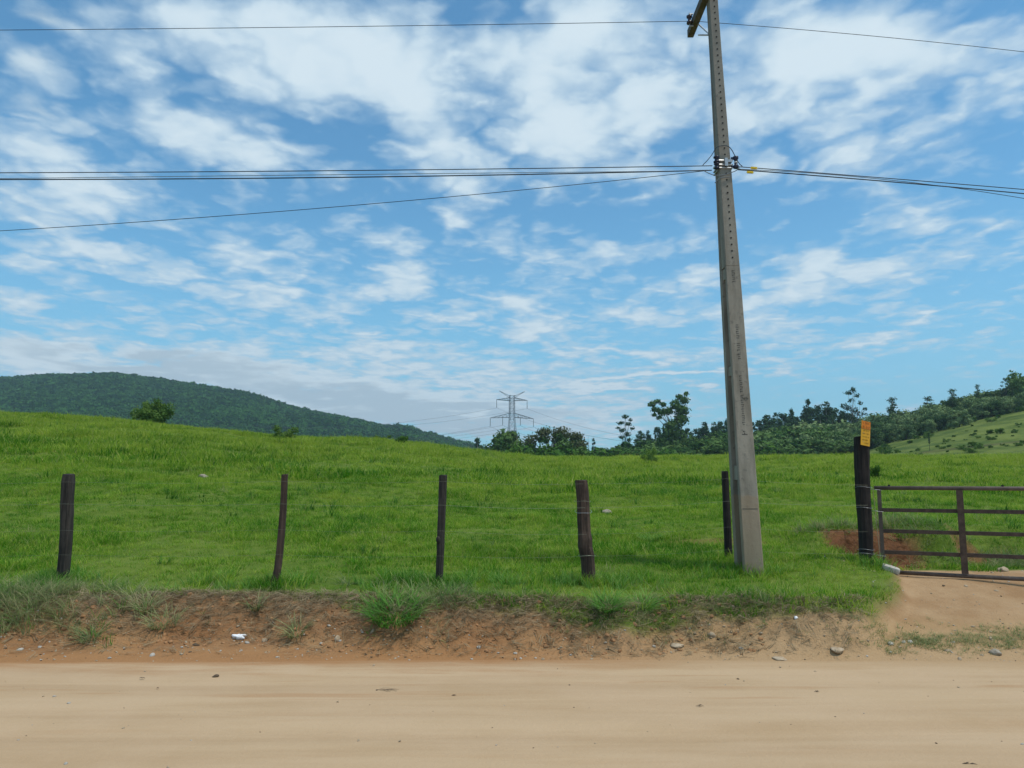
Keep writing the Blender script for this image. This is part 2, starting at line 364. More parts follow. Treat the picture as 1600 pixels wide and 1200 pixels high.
def terrain(x, y):
    x = np.asarray(x, float); y = np.asarray(y, float)
    ey = edge_y(x)
    # road bed, verge and cut bank
    road = -.03 + 0 * x
    hv = .08 + .20 * S(x, 1.8, 3.6)
    verge = -.006 + hv * S(y, 7.6 + .08 * fbm(x * .8, y * 0, 5, 3), ey - .45)
    lump = .05 * fbm(x * 4.5, y * 4.5, 11, 4) * S(y, 7.6, 8.1) * (1 - S(y, ey, ey + .5))
    top = .43
    wb = .80 + .25 * fbm(x * .7, 0 * x, 37, 2)
    bank = verge + (top - hv) * S(y, ey - wb, ey + .02) ** .8
    low = -.03 + S(y, 7.1, 7.7) * .03
    z0 = low + (bank + lump) * (y >= 7.0)
    m = pasture_m(x, y)
    rise = np.maximum(y - 9.3, 0)
    z0 = z0 + .06 * S(y, ey, 9.4)
    Lr = m * rise
    zc = m * (YC - 9.3)
    fall = zc + .5 - .055 * np.maximum(y - YC, -1e9)
    k = 1.1
    zz = -k * np.log(np.exp(-np.clip(Lr, -50, 50) / k) + np.exp(-np.clip(fall, -50, 50) / k))
    near = 1 - S(y, 12, 30)
    zz = zz * (1 - near) + Lr * near
    un = S(y, 9.2, 11)
    zz = zz + un * (.085 * fbm(x * .8, y * .9, 21, 3) + .10 * fbm(x * .25, y * .25, 23, 3)) + .018 * fbm(x * 5, y * 5, 25, 2) * S(y, ey - .1, ey + .4)
    zz = zz + S(y, 25, 45) * .12 * fbm(x * .35, y * .35, 27, 4)
    # raised ledges right of the pole
    zz = zz + .30 * np.exp(-((y - 12.3) / .9) ** 2) * S(x, 3.9, 4.9) * (1 - S(x, 14, 20))
    # trampled terrace step left of the pole
    st = 12.05 + .2 * fbm(x * .8, 0 * x, 51, 3)
    zz = zz + .08 * S(y, st, st + .12) * S(x, 2.0, 2.6) * (1 - S(x, 3.6, 4.3)) * (1 - S(y, 13, 16))
    z = z0 + zz
    dm = drive_mask(x, y)
    zd = -.045 * (1 - S(y, 7.15, 7.7)) + .41 * np.clip((y - 7.6) / 2.55, 0, 1) ** .9 + .012 * fbm(x * 2.5, y * 2.5, 61, 3)
    z = z * (1 - dm) + zd * dm
    # far ground
    bl = S(y, 68, 98)
    far = 1.2 + 0 * x + .8 * fbm(x * .02, y * .02, 71, 3)
    a = x / np.maximum(y, 1)
    rgt = S(a, .28, .50)
    hr = np.interp(a, [.20, .42, .475, .53, .58, .667, .80, 1.1], [.015, .028, .042, .055, .068, .088, .100, .115])
    hill = (1.7 + np.minimum(y, 205) * hr - S(y, 205, 330) * 9)
    hill0 = 2.6 + (hill - 2.6) * (.25 + .75 * S(y, 88, 190))
    far = far * (1 - rgt) + (hill0 + .5 * fbm(x * .06, y * .06, 73, 4)) * rgt
    mid = 4.5 * S(y, 150, 240) * S(a, .08, .2) * (1 - rgt)
    far = far + mid
    me = np.interp(a, _ma, _me)
    mh = 1.7 - 15 + MY * me
    prof = S(y, 420, MY) ** .85 * (1 - .55 * S(y, MY, MY + 900))
    far = far + np.maximum(mh - 2, -12) * prof * (1 - S(a, .1, .4)) + prof * 14 * fbm(x * .006, y * .006, 75, 4) * (1 - S(y, MY - 320, MY - 60)) * (1 - S(a, -.1, .1))
    z = z * (1 - bl) + far * bl
    return z
def zt(x, y): return float(terrain(np.array([x]), np.array([y]))[0])
def hit(u, v, y0=3.0, y1=400):
    dx, dy, dz = ray(u, v)
    Y = np.concatenate([np.arange(y0, 20, .01), np.arange(20, y1, .1)])
    X = dx / dy * Y; Z = EYE + dz / dy * Y
    T = np.maximum(terrain(X, Y), np.where(Y < 7.35, 0, -9)); i = np.argmax(T >= Z)
    return Vector((float(X[i]), float(Y[i]), float(T[i])))

def ymap():
    r = [np.arange(-14, 7.0, .5), np.arange(7.0, 9.6, .035), np.arange(9.6, 13.2, .07)]
    y = 13.2
    lst = []
    while y < 2600:
        lst.append(y); y += max(.12, (y - 9) * .016)
    return np.concatenate(r + [np.array(lst)])
def build_terrain():
    ys = ymap(); n = 620
    t = np.linspace(-1, 1, n); t = np.sign(t) * (np.abs(t) * .62 + .38 * np.abs(t) ** 3)
    wd = np.maximum(16.0, 1.25 * ys + 6)
    X = t[None, :] * wd[:, None]; Y = np.repeat(ys[:, None], n, 1)
    Z = terrain(X, Y)
    V = np.stack([X, Y, Z], -1).reshape(-1, 3)
    r, c = len(ys), n
    i = (np.arange(r - 1)[:, None] * c + np.arange(c - 1)[None, :]).ravel()
    Q = np.stack([i, i + 1, i + c + 1, i + c], -1)
    o = npmesh('ground', V, Q, M_ground, smooth=True)
    g = grass_mask(X, Y).ravel()
    at = o.data.attributes.new('grassy', 'FLOAT', 'POINT'); at.data.foreach_set('value', g.astype(np.float32))
    dr = drive_mask(X, Y).ravel()
    at = o.data.attributes.new('drive', 'FLOAT', 'POINT'); at.data.foreach_set('value', dr.astype(np.float32))
    er = erosion(X, Y).ravel()
    at = o.data.attributes.new('eroded', 'FLOAT', 'POINT'); at.data.foreach_set('value', er.astype(np.float32))
    tag(o, kind='structure'); return o
def erosion(x, y):
    n = .5 + .5 * fbm(x * 1.6, y * 1.6, 81, 3)
    e = S(y, 11.2, 11.4) * (1 - S(y + .5 * (n - .5), 12.0, 12.15)) * S(x, 4.62, 4.85) * (1 - S(x + n, 6.2, 7.0)) * S(n, .18, .32)
    e2 = S(y, 11.5, 11.7) * (1 - S(y, 12.1, 12.4)) * S(x, 6.7, 6.9) * (1 - S(x, 7.6, 7.9)) * .5
    st = 12.05 + .2 * fbm(x * .8, 0 * x, 51, 3)
    e3 = S(y, st - .12, st) * (1 - S(y, st + .1, st + .2)) * S(x, 2.2, 2.6) * (1 - S(x, 3.6, 4.3)) * .7
    # bare soil on the crest beside the far shrub
    px, py = P(655, 693, 46).x, 46.0
    e4 = np.exp(-(((x - px) / .9) ** 2 + ((y - py) / 1.8) ** 2)) 
    # cattle track lines on the far hill
    a = x / np.maximum(y, 1)
    ln = 127 - .12 * (x - 70) + 3 * fbm(x * .05, 0 * x, 85, 3)
    e5 = np.exp(-((y - ln) / 1.5) ** 2) * S(x / np.maximum(y, 1), .46, .50) * S(fbm(x * .12, y * .1, 87, 3), -.25, .15) * .75
    return np.clip(1.8 * (e + e2) + e3 * .6 + e4 + e5, 0, 1)
def grass_mask(x, y):
    spill = np.interp(x, [-8, -6, -5, -3.4, -2.4, -1.9, -1.3, -.7, .2, .8, 1.4, 2.0, 2.8, 3.6, 4.4, 4.9], [.10, .14, .22, .04, .05, .18, .50, .20, .28, .45, .38, .26, .36, .30, .22, 0])
    ey = edge_y(x) - spill + .20 * fbm(x * 2.2, y * 2.2, 83, 4)
    g = S(y, ey - .10, ey + .12)
    g = g * (1 - np.clip(drive_mask(x, y) * 1.3, 0, 1) * (1 - S(y, 10.95, 11.15) * S(x, 5.4, 5.9)))
    g = g * (1 - erosion(x, y))
    return g
def ground_mat():
    m, g, b = mat('pasture_and_red_soil'); p = pos(g); x, y, z = g.sep(p)[:3]
    n1 = g.noise(p, 1.1, 8, .62); n2 = g.noise(p, 7, 8, .65); n3 = g.noise(p, 45, 5, .6)
    soil = g.mix(g.step(n1, .35, .65), (.245, .120, .052), (.33, .19, .09))
    soil = g.mix(g.step(n2, .5, .7, 0, .8), soil, (.23, .12, .058))
    soil = g.mix(g.step(n3, .62, .72, 0, .7), soil, (.46, .35, .23))
    # dusty brown crust with dead grass higher on the bank
    crust = g.math('MULTIPLY', g.step(z, .10, .32), g.step(n2, .35, .6))
    soil = g.mix(g.math('MULTIPLY', crust, .75), soil, (.24, .155, .085))
    drc = g.mix(g.step(n1, .3, .7), (.30, .175, .085), (.41, .27, .15))
    soil = g.mix(g.math('MULTIPLY', attr(g, 'drive'), g.step(y, 11.2, 11.0)), soil, drc)
    soil = g.mix(g.math('MULTIPLY', attr(g, 'eroded'), g.step(y, 30, 25)), soil, (.17, .078, .038))
    soil = g.mix(g.math('MULTIPLY', attr(g, 'eroded'), g.step(n2, .48, .62)), soil, (.10, .045, .02))
    # greyer strip right of the pole on the verge
    gq = g.math('MULTIPLY', g.step(x, -.5, 2.5), g.step(y, 8.9, 8.2))
    soil = g.mix(g.math('MULTIPLY', gq, .55), soil, (.42, .28, .145))
    ed = g.math('ADD', y, g.math('MULTIPLY_ADD', g.noise(g.mapping(p, scale=(.7, 3.5, 0)), 1, 8, .7), 1.3, -.65))
    vg = g.mix(g.step(x, -.5, 2.5), (.34, .175, .075), (.40, .265, .145))
    soil = g.mix(g.step(g.math('ADD', ed, g.math('MULTIPLY', n2, .3)), 8.25, 7.8, 0, .92), soil, vg)
    soil = g.mix(g.step(y, 60, 90, 0, .95), soil, (.06, .045, .03))
    gn = g.noise(g.mapping(p, scale=(1, 1, 0)), .35, 6, .62); gn2 = g.noise(g.mapping(p, scale=(1, 1, 0)), 3, 6, .65)
    gf = g.math('ADD', g.math('MULTIPLY', gn, .6), g.math('MULTIPLY', gn2, .4))
    gr = g.mix(g.step(gf, .38, .62), (.075, .13, .014), (.13, .18, .03))
    fz = g.step(y, 60, 110)
    hillg = g.mix(g.step(g.noise(g.mapping(p, scale=(1, 1, 0)), .11, 9, .7), .4, .6), (.055, .092, .014), (.14, .175, .035))
    hillg = g.mix(g.step(g.noise(g.mapping(p, scale=(.5, 1, 2)), .35, 5, .6), .60, .68, 0, .65), hillg, (.045, .075, .022))
    gr = g.mix(fz, gr, hillg)
    gr = g.mix(g.step(y, 380, 470), gr, (.018, .045, .016))
    c = g.mix(attr(g, 'grassy'), soil, gr)
    g.put(b.inputs['Base Color'], c); b.inputs['Roughness'].default_value = .95; b.inputs['Specular IOR Level'].default_value = .1
    bump(g, b, g.math('ADD', n2, g.math('MULTIPLY', n3, .35)), .035, .9)
    return m
M_ground = ground_mat()
ground = build_terrain()

def road_mat():
    m, g, b = mat('packed_sandy_road'); p = pos(g); x, y, z = g.sep(p)[:3]
    st = g.noise(g.mapping(p, scale=(.2, 2.2, 0)), 1, 6, .6, .3)
    st2 = g.noise(g.mapping(p, scale=(.4, 5, 0)), 1, 4, .6, .2)
    n1 = g.noise(p, .9, 6, .6); n3 = g.noise(p, 70, 4, .6); n4 = g.noise(p, 22, 4, .6)
    c = g.mix(g.step(st, .35, .65), (.40, .272, .156), (.465, .33, .20))
    c = g.mix(g.step(n1, .35, .65, 0, .4), c, (.495, .352, .225))
    c = g.mix(g.math('MULTIPLY', g.step(st2, .56, .70), g.step(y, 5.4, 6.6, .15, .55)), c, (.36, .20, .095))
    ed = g.math('ADD', y, g.math('MULTIPLY_ADD', g.noise(g.mapping(p, scale=(.7, 3.5, 0)), 1, 8, .7), 1.3, -.65))
    vg = g.mix(g.step(x, -.5, 2.5), (.34, .175, .075), (.40, .265, .145))
    c = g.mix(g.step(ed, 6.95, 7.62, 0, .95), c, vg)
    c = g.mix(g.step(n3, .64, .74, 0, .55), c, (.62, .46, .31)); c = g.mix(g.step(n4, .68, .78, 0, .5), c, (.30, .21, .13))
    g.put(b.inputs['Base Color'], c); b.inputs['Roughness'].default_value = .95; b.inputs['Specular IOR Level'].default_value = .1
    bump(g, b, g.math('ADD', g.math('ADD', g.math('MULTIPLY', st, 1.2), g.math('MULTIPLY', n3, .22)), g.math('MULTIPLY', n4, .3)), .02, .8)
    return m
def road_z(x, y):
    r1 = 5.35 + .12 * fbm(x * .25, 0 * x, 94, 2); r2 = 6.75 + .14 * fbm(x * .22, 0 * x, 95, 2)
    rut = -.012 * np.exp(-((y - r1) / .13) ** 2) - .010 * np.exp(-((y - r2) / .12) ** 2) + .006 * np.exp(-((y - r1 - .3) / .12) ** 2)
    return rut + .008 * fbm(x * .5, y * 3, 91, 3) + .010 * fbm(x * .25, y * 1.3, 93, 2) - .035 * S(y, 7.3, 7.8)
def build_road():
    ys = np.concatenate([np.arange(-12, 3.5, .4), np.arange(3.5, 7.9, .05)]); xs = np.arange(-40, 40.01, .16)
    X, Y = np.meshgrid(xs, ys)
    Z = road_z(X, Y)
    V = np.stack([X, Y, Z], -1).reshape(-1, 3); r, c = X.shape
    i = (np.arange(r - 1)[:, None] * c + np.arange(c - 1)[None, :]).ravel()
    o = npmesh('road', V, np.stack([i, i + 1, i + c + 1, i + c], -1), road_mat(), smooth=True)
    tag(o, kind='structure')
build_road()

# ------------------------------------------------------------------ scatter (only for uncountable stuff)
def scatter(name, pts, rot, scl, idx, protos, label, cat):
    me = bpy.data.meshes.new(name); me.vertices.add(len(pts)); me.vertices.foreach_set('co', np.asarray(pts, np.float32).ravel())
    me.attributes.new('rot', 'FLOAT_VECTOR', 'POINT').data.foreach_set('vector', np.asarray(rot, np.float32).ravel())
    me.attributes.new('scl', 'FLOAT_VECTOR', 'POINT').data.foreach_set('vector', np.asarray(scl, np.float32).ravel())
    me.attributes.new('idx', 'INT', 'POINT').data.foreach_set('value', np.asarray(idx, np.int32))
    o = bpy.data.objects.new(name, me); COL.objects.link(o)
    c = bpy.data.collections.new(name + '_pieces')
    for p in protos: c.objects.link(p)
    t = bpy.data.node_groups.new(name + '_scatter', 'GeometryNodeTree')
    t.interface.new_socket('Geometry', in_out='INPUT', socket_type='NodeSocketGeometry')
    t.interface.new_socket('Geometry', in_out='OUTPUT', socket_type='NodeSocketGeometry')
    gi = t.nodes.new('NodeGroupInput'); go = t.nodes.new('NodeGroupOutput')
    ip = t.nodes.new('GeometryNodeInstanceOnPoints'); ci = t.nodes.new('GeometryNodeCollectionInfo')
    ci.inputs[0].default_value = c; ci.inputs['Separate Children'].default_value = True; ci.inputs['Reset Children'].default_value = True
    def na(nm, ty):
        n = t.nodes.new('GeometryNodeInputNamedAttribute'); n.data_type = ty; n.inputs[0].default_value = nm
        return [s for s in n.outputs if s.enabled][0]
    er = t.nodes.new('FunctionNodeEulerToRotation'); t.links.new(na('rot', 'FLOAT_VECTOR'), er.inputs[0])
    t.links.new(gi.outputs[0], ip.inputs['Points']); t.links.new(ci.outputs[0], ip.inputs['Instance'])
    ip.inputs['Pick Instance'].default_value = True
    t.links.new(na('idx', 'INT'), ip.inputs['Instance Index']); t.links.new(er.outputs[0], ip.inputs['Rotation'])
    t.links.new(na('scl', 'FLOAT_VECTOR'), ip.inputs['Scale']); t.links.new(ip.outputs[0], go.inputs[0])
    md = o.modifiers.new('scatter', 'NODES'); md.node_group = t
    tag(o, label, cat, kind='stuff'); return o
def blades(n, spread, hmin, hmax, wid, bend, seed, seg=3, flat=0.0):
    r = np.random.default_rng(seed); V = []; Q = []
    for k in range(n):
        a = r.uniform(0, 2 * math.pi); d = spread * math.sqrt(r.uniform(0, 1)); bx, by = d * math.cos(a), d * math.sin(a)
        h = r.uniform(hmin, hmax); az = a + r.uniform(-1.2, 1.2); le = bend * r.uniform(.3, 1.0) * h; w = wid * r.uniform(.6, 1.2)
        pa = az + math.pi / 2 + r.uniform(-.6, .6); i0 = len(V)
        for s_ in range(seg + 1):
            t = s_ / seg; hh = h * (t - flat * t * t * .5); l = le * t * t + h * flat * .6 * t
            cx, cy = bx + math.cos(az) * l, by + math.sin(az) * l; ww = w * (1 - t * .85) / 2
            V.append((cx + math.cos(pa) * ww, cy + math.sin(pa) * ww, hh)); V.append((cx - math.cos(pa) * ww, cy - math.sin(pa) * ww, hh))
        for s_ in range(seg): j = i0 + 2 * s_; Q.append((j, j + 1, j + 3, j + 2))
    return np.array(V), np.array(Q)
def proto(name, V, Q, m): return npmesh(name, V, Q, m, link=False)
def rots(n, tilt=.15): return np.stack([RNG.normal(0, tilt, n), RNG.normal(0, tilt, n), RNG.uniform(0, 6.283, n)], -1)

def grass():
    # short grazed turf close to the fence
    N = int(95 * 420); y = 8.0 + 14 * RNG.uniform(0, 1, N) ** .80; hw = .80 * y + 2.2; x = RNG.uniform(-1, 1, N) * hw
    g = grass_mask(x, y); nn = .5 + .5 * fbm(x * .8, y * .8, 101, 3)
    keep = RNG.uniform(0, 1, N) < g * (.8 + .4 * nn); x, y, nn = x[keep], y[keep], nn[keep]; n = len(x)
    ey = edge_y(x)
    s = (.58 + .50 * S(nn, .25, .8)) * RNG.uniform(.75, 1.25, n) * (1 + .25 * np.exp(-((y - ey) / .3) ** 2)) * (1 - .35 * np.exp(-((y - 9.2) / .6) ** 2))
    s = s * (1 + .25 * S(y, 14, 22))
    pr = [proto('turf_%d' % k, *blades(30, .13, .03, .085, .0085, 1.5, 200 + k), M_grass) for k in range(5)]
    scatter('grass', np.stack([x, y, terrain(x, y) - .01], -1), rots(n), np.stack([s, s, s * RNG.uniform(.8, 1.25, n)], -1),
            RNG.integers(0, 5, n), pr, 'short grazed bright green grass covering the pasture', 'grass')
    N = 105000; y = 20 + 52 * RNG.uniform(0, 1, N) ** .72; hw = .80 * y + 3; x = RNG.uniform(-1, 1, N) * hw
    g = grass_mask(x, y); nn = .5 + .5 * fbm(x * .5, y * .5, 103, 3)
    keep = RNG.uniform(0, 1, N) < g; x, y, nn = x[keep], y[keep], nn[keep]; n = len(x)
    s = (.6 + .9 * S(nn, .25, .8)) * RNG.uniform(.7, 1.3, n)
    pr = [proto('tall_turf_%d' % k, *blades(30, .30, .06, .14, .020, 1.3, 300 + k, seg=2), M_grass) for k in range(4)]
    scatter('grass', np.stack([x, y, terrain(x, y) - .02], -1), rots(n), np.stack([s, s, s], -1), RNG.integers(0, 4, n), pr,
            'longer yellow-green grass on the upper slope and crest of the pasture', 'grass')
    # coarser dusty grass hanging on the cut bank and its lip
    N = 16000; x = RNG.uniform(-12, 5.3, N); ey = edge_y(x); y = ey + RNG.normal(-.14, .27, N)
    c = .5 + .5 * fbm(x * 1.1, y * 1.5, 105, 3)
    boost = np.exp(-((x + 4.7) / .9) ** 2) * .14 - np.exp(-((x + 2.5) / .6) ** 2) * .25 + np.exp(-((x - .6) / 1.0) ** 2) * .05
    keep = (RNG.uniform(0, 1, N) < S(c + boost, .42, .78) * (.46 - .26 * S(x, -1.0, .3))) & (y > 7.9) & (drive_mask(x, y) < .3); x, y = x[keep], y[keep]; n = len(x)
    s = RNG.uniform(.35, 1.0, n) * (1 - .3 * S(x, -.8, .5))
    pr = [proto('bank_turf_%d' % k, *blades(16, .07, .10, .24, .011, 1.3, 400 + k, flat=.6), (M_dry if k < 4 else M_tuft)) for k in range(5)]
    rr = rots(n, .2); rr[:, 0] += .35
    scatter('bank_grass', np.stack([x, y, terrain(x, y) - .01], -1), rr, np.stack([s, s, s], -1), RNG.integers(0, 5, n), pr,
            'coarse dusty grass hanging over the lip of the red earth bank', 'grass')
    # wiry tufts overhanging the cut behind the gate
    N = 900; x = RNG.uniform(4.5, 9.5, N); y = np.where(RNG.uniform(0, 1, N) < .55, RNG.normal(12.15, .10, N), RNG.uniform(11.3, 12.2, N)); c = .5 + .5 * fbm(x * 2, y * 2, 127, 3)
    keep = RNG.uniform(0, 1, N) < S(c, .40, .62) * .8; x, y = x[keep], y[keep]; n = len(x); s = RNG.uniform(.5, 1.1, n)
    rr = rots(n, .25); rr[:, 0] += .45
    scatter('bank_grass', np.stack([x, y, terrain(x, y) - .01], -1), rr, np.stack([s, s, s], -1), RNG.integers(0, 5, n), [p.copy() for p in pr],
            'wiry tufts overhanging the brown earth cut behind the gate', 'grass')
    # long grass at post feet and along the fence line
    N = 5200; x = RNG.uniform(-9, 6.2, N); fy = np.interp(x, [-9, 1.0, 2.9, 5.0, 7], [9.25, 9.25, 10.0, 10.5, 11.2]); y = fy + RNG.normal(0, .28, N)
    c = .5 + .5 * fbm(x * 1.4, y * 1.4, 107, 3); near = np.zeros(len(x))
    for px, py in FEET: near += 1.3 * np.exp(-(((x - px) / .28) ** 2 + ((y - py + .05) / .22) ** 2))
    keep = (RNG.uniform(0, 1, N) < np.clip(S(c, .5, .85) * .3 + near * .8, 0, 1)) & (grass_mask(x, y) > .6); x, y = x[keep], y[keep]; n = len(x)
    s = RNG.uniform(.55, 1.15, n)
    pr = [proto('long_turf_%d' % k, *blades(18, .07, .06, .16, .0095, 1.1, 500 + k), (M_tuft if k % 2 else M_grass)) for k in range(4)]
    scatter('long_grass', np.stack([x, y, terrain(x, y) - .01], -1), rots(n), np.stack([s, s, s], -1), RNG.integers(0, 4, n), pr,
            'longer fresh grass growing around the feet of the fence posts', 'grass')
    # thin worn grass on the verge at the right
    N = 30000; x = RNG.uniform(2.2, 9.5, N); y = RNG.uniform(7.45, 9.3, N)
    cx = np.interp(x, [2.2, 3.5, 5, 7, 9.5], [8.1, 7.95, 8.0, 8.05, 8.1]); c = .5 + .5 * fbm(x * 1.3, y * 3, 109, 4)
    keep = RNG.uniform(0, 1, N) < S(c, .34, .62) * np.exp(-((y - cx) / .26) ** 2) * S(x, 2.8, 4.2) * .34; x, y = x[keep], y[keep]; n = len(x)
    s = RNG.uniform(.3, .8, n)
    pr = [proto('worn_turf_%d' % k, *blades(14, .08, .03, .10, .008, 1.2, 600 + k, flat=.6), M_dry) for k in range(3)]
    scatter('verge_grass', np.stack([x, y, terrain(x, y) - .004], -1), rots(n), np.stack([s, s, s], -1), RNG.integers(0, 3, n), pr,
            'thin worn grass patch on the dirt verge before the gate', 'grass')
    # dead stalks and straw lying on the bank
    N = 15000; x = RNG.uniform(-9, 6, N); y = edge_y(x) - np.abs(RNG.normal(.1, .38, N)); 
    keep = (y > 7.6) & (drive_mask(x, y) < .15) & (RNG.uniform(0, 1, N) < 1 - .6 * S(x, 2.5, 4)); x, y = x[keep], y[keep]; n = len(x)
    V = []; Q = []
    for k in range(3):
        v, q = blades(6, .07, .06, .18, .006, .3, 700 + k, seg=2); v = v[:, [0, 2, 1]]; v[:, 2] = np.abs(v[:, 2]) * .3 + .006
        V.append(v); Q.append(q)
    ms = simple('straw', (.20, .15, .08), (.36, .28, .17), 9, bd=0)
    pr = [proto('straw_%d' % k, V[k], Q[k], ms) for k in range(3)]
    s = RNG.uniform(.4, 1.2, n)
    scatter('straw_litter', np.stack([x, y, terrain(x, y) + .004], -1), rots(n, .25), np.stack([s, s, s], -1), RNG.integers(0, 3, n), pr,
            'dead stalks and straw littering the earth bank', 'straw')
def weeds():
    N = 26000; y = 9.2 + 42 * RNG.uniform(0, 1, N) ** .7; x = RNG.uniform(-1, 1, N) * (.8 * y + 2)
    c = .5 + .5 * fbm(x * .45, y * .45, 121, 4); c2 = .5 + .5 * fbm(x * 1.7, y * 1.7, 125, 3)
    keep = (RNG.uniform(0, 1, N) < S(c, .54, .78) * .6 * S(c2, .3, .6) + S(c2, .70, .88) * .6 + .03) & (grass_mask(x, y) > .8); x, y = x[keep], y[keep]; n = len(x)
    s = RNG.uniform(.5, 1.2, n) * (1 + y * .012)
    M_w = grassmat('dark_weed', (.035, .13, .012), (.06, .20, .02), (.10, .24, .03), (.30, .28, .10))
    M_s = grassmat('dry_stem', (.30, .32, .10), (.36, .36, .14), (.42, .38, .18), (.5, .42, .22))
    pr = [proto('weed_%d' % k, *blades(22, .09, .05, .15, (.014, .020, .012, .005)[k], 1.0, 820 + k), (M_w, M_w, M_w, M_s)[k]) for k in range(4)]
    scatter('weeds', np.stack([x, y, terrain(x, y) - .01], -1), rots(n), np.stack([s, s, s], -1), RNG.choice(4, n, p=(.3, .3, .25, .15)), pr,
            'darker leafy weeds and dry stems scattered through the pasture', 'weeds')
def ico(r, sub, seed, sq=(1, 1, 1), amp=.25):
    import bmesh
    bm = bmesh.new(); bmesh.ops.create_icosphere(bm, subdivisions=sub, radius=1)
    V = np.array([v.co[:] for v in bm.verts]); Q = np.array([[v.index for v in f.verts] for f in bm.faces]); bm.free()
    d = 1 + amp * fbm(V[:, 0] * 1.7 + seed, V[:, 1] * 1.7 + V[:, 2] * 1.3, seed, 3)
    V = V * d[:, None] * np.array(sq) * r; return V, Q
def gravel():
    N = 4600; x = RNG.uniform(-9, 9.5, N); y = np.where(RNG.uniform(0, 1, N) < .45, RNG.uniform(4.2, 7.3, N), RNG.normal(7.9, .35, N))
    dens = np.where(y < 7.5, .10, .8); keep = (RNG.uniform(0, 1, N) < dens) & (y > 4) & (y < 9); x, y = x[keep], y[keep]; x = np.concatenate([x, RNG.uniform(4.2, 9.5, 420)]); y = np.concatenate([y, RNG.uniform(7.9, 11, 420)]); n = len(x)
    s = .004 + .010 * RNG.uniform(0, 1, n) ** 3 + .014 * (RNG.uniform(0, 1, n) > .97)
    pr = [proto('pebble_%d' % k, *ico(1, 2, 10 + k, (1.3, .9, .6), .5), (M_rocko, M_rocko, M_rockw, M_rocko, M_twig)[k]) for k in range(5)]
    z = np.where(y < 7.45, np.maximum(road_z(x, y), terrain(x, y)), terrain(x, y))
    scatter('gravel', np.stack([x, y, z + s * .15], -1), rots(n, .3), np.stack([s, s, s], -1), RNG.integers(0, 5, n), pr,
            'small pebbles strewn over the sandy road and verge', 'gravel')
    # crumbled clods on the bank face
    N = 1100; x = RNG.uniform(-9, 2.5, N); y = edge_y(x) - RNG.uniform(.05, .9, N); keep = y > 7.6; x, y = x[keep], y[keep]; n = len(x)
    s = .006 + .022 * RNG.uniform(0, 1, n) ** 3
    msoil = simple('red_clod', (.30, .14, .055), (.42, .23, .11), 30, bd=.004)
    pr = [proto('clod_%d' % k, *ico(1, 2, 30 + k, (1.2, 1, .7), .7), msoil) for k in range(3)]
    scatter('soil_clods', np.stack([x, y, terrain(x, y)], -1), rots(n, .3), np.stack([s, s, s], -1), RNG.integers(0, 3, n), pr,
            'crumbled red soil clods lying along the foot of the bank', 'soil')

# ------------------------------------------------------------------ trees
def leaves(clumps, n, size, seed, shell=.55, alt=None):
    """clumps (cx,cy,cz,rx,ry,rz); small quads spread through each clump"""
    r = np.random.default_rng(seed); C = np.array(clumps, float)
    vol = (C[:, 3] * C[:, 4] * C[:, 5]) ** .75; pick = r.choice(len(C), n, p=vol / vol.sum())
    d = r.normal(size=(n, 3)); d /= np.linalg.norm(d, axis=1)[:, None]
    rad = (shell + (1 - shell) * r.uniform(0, 1, n) ** .7)[:, None] * (1 + .22 * r.normal(size=(n, 1)))
    c = C[pick, :3] + d * rad * C[pick, 3:]
    nn = d + r.normal(size=(n, 3)) * .42; nn /= np.linalg.norm(nn, axis=1)[:, None]
    a = np.cross(nn, r.normal(size=(n, 3))); a /= np.linalg.norm(a, axis=1)[:, None]
    b = np.cross(a, nn); b /= np.linalg.norm(b, axis=1)[:, None]
    s = size * r.uniform(.5, 1.3, (n, 1)); a = a * s; b = b * s * .6
    V = np.stack([c - a, c + b, c + a, c - b], 1).reshape(-1, 3)
    return V, np.arange(4 * n).reshape(-1, 4)
def clumps_round(r, n, R0, H, rz0, seed, cr=.35):
    g = np.random.default_rng(seed); out = []
    for k in range(n):
        d = g.normal(size=3); d /= np.linalg.norm(d); q = g.uniform(.35, .85)
        s = cr * R0 * g.uniform(.6, 1.25)
        out.append((d[0] * R0 * q, d[1] * R0 * q, H + d[2] * rz0 * q, s, s, s * .8))
    return out
def wood(trunk, limbs, n=6):
    m = MB(); m.tube(trunk[0], trunk[1], n)
    for p, q in limbs: m.tube(p, q, 5)
    return m
def limb(a, b, r0, r1, sag=.1, seed=0):
    g = random.Random(seed); a = Vector(a); b = Vector(b); L = (b - a).length; m1 = a.lerp(b, .35) + Vector((g.uniform(-1, 1), g.uniform(-1, 1), .5)) * L * sag
    m2 = a.lerp(b, .7) + Vector((g.uniform(-1, 1), g.uniform(-1, 1), .3)) * L * sag * .7
    return [a, m1, m2, b], [r0, r0 * .7 + r1 * .3, r0 * .35 + r1 * .65, r1]
PROT = {}
def make_tree(kind, clumps, nl, ls, leafm, trunk_pts, trunk_r, barkm, seed, limbs_to=10, extra=None, name='tree'):
    """returns an Empty of height-normalised parts, height stored"""
    root = empty(name)
    V, Q = leaves(clumps, nl, ls, seed); o = npmesh('crown', V, Q, leafm, root)
    tr = [Vector(p) for p in trunk_pts]; L = []
    cs = sorted(clumps, key=lambda c: -c[3])[:limbs_to]
    for i, c in enumerate(cs):
        t = min(max((c[2] * .55) / tr[-1].z, .25), .9); j = t * (len(tr) - 1); k = int(j); base = tr[k].lerp(tr[min(k + 1, len(tr) - 1)], j - k)
        L.append(limb(base, c[:3], trunk_r[0] * .45 * (1 - t * .6), trunk_r[0] * .06, .10, seed + i))
    wood((tr, trunk_r), L).build('trunk', barkm, root, True)
    H = float(V[:, 2].max()); root['_h'] = H
    return root
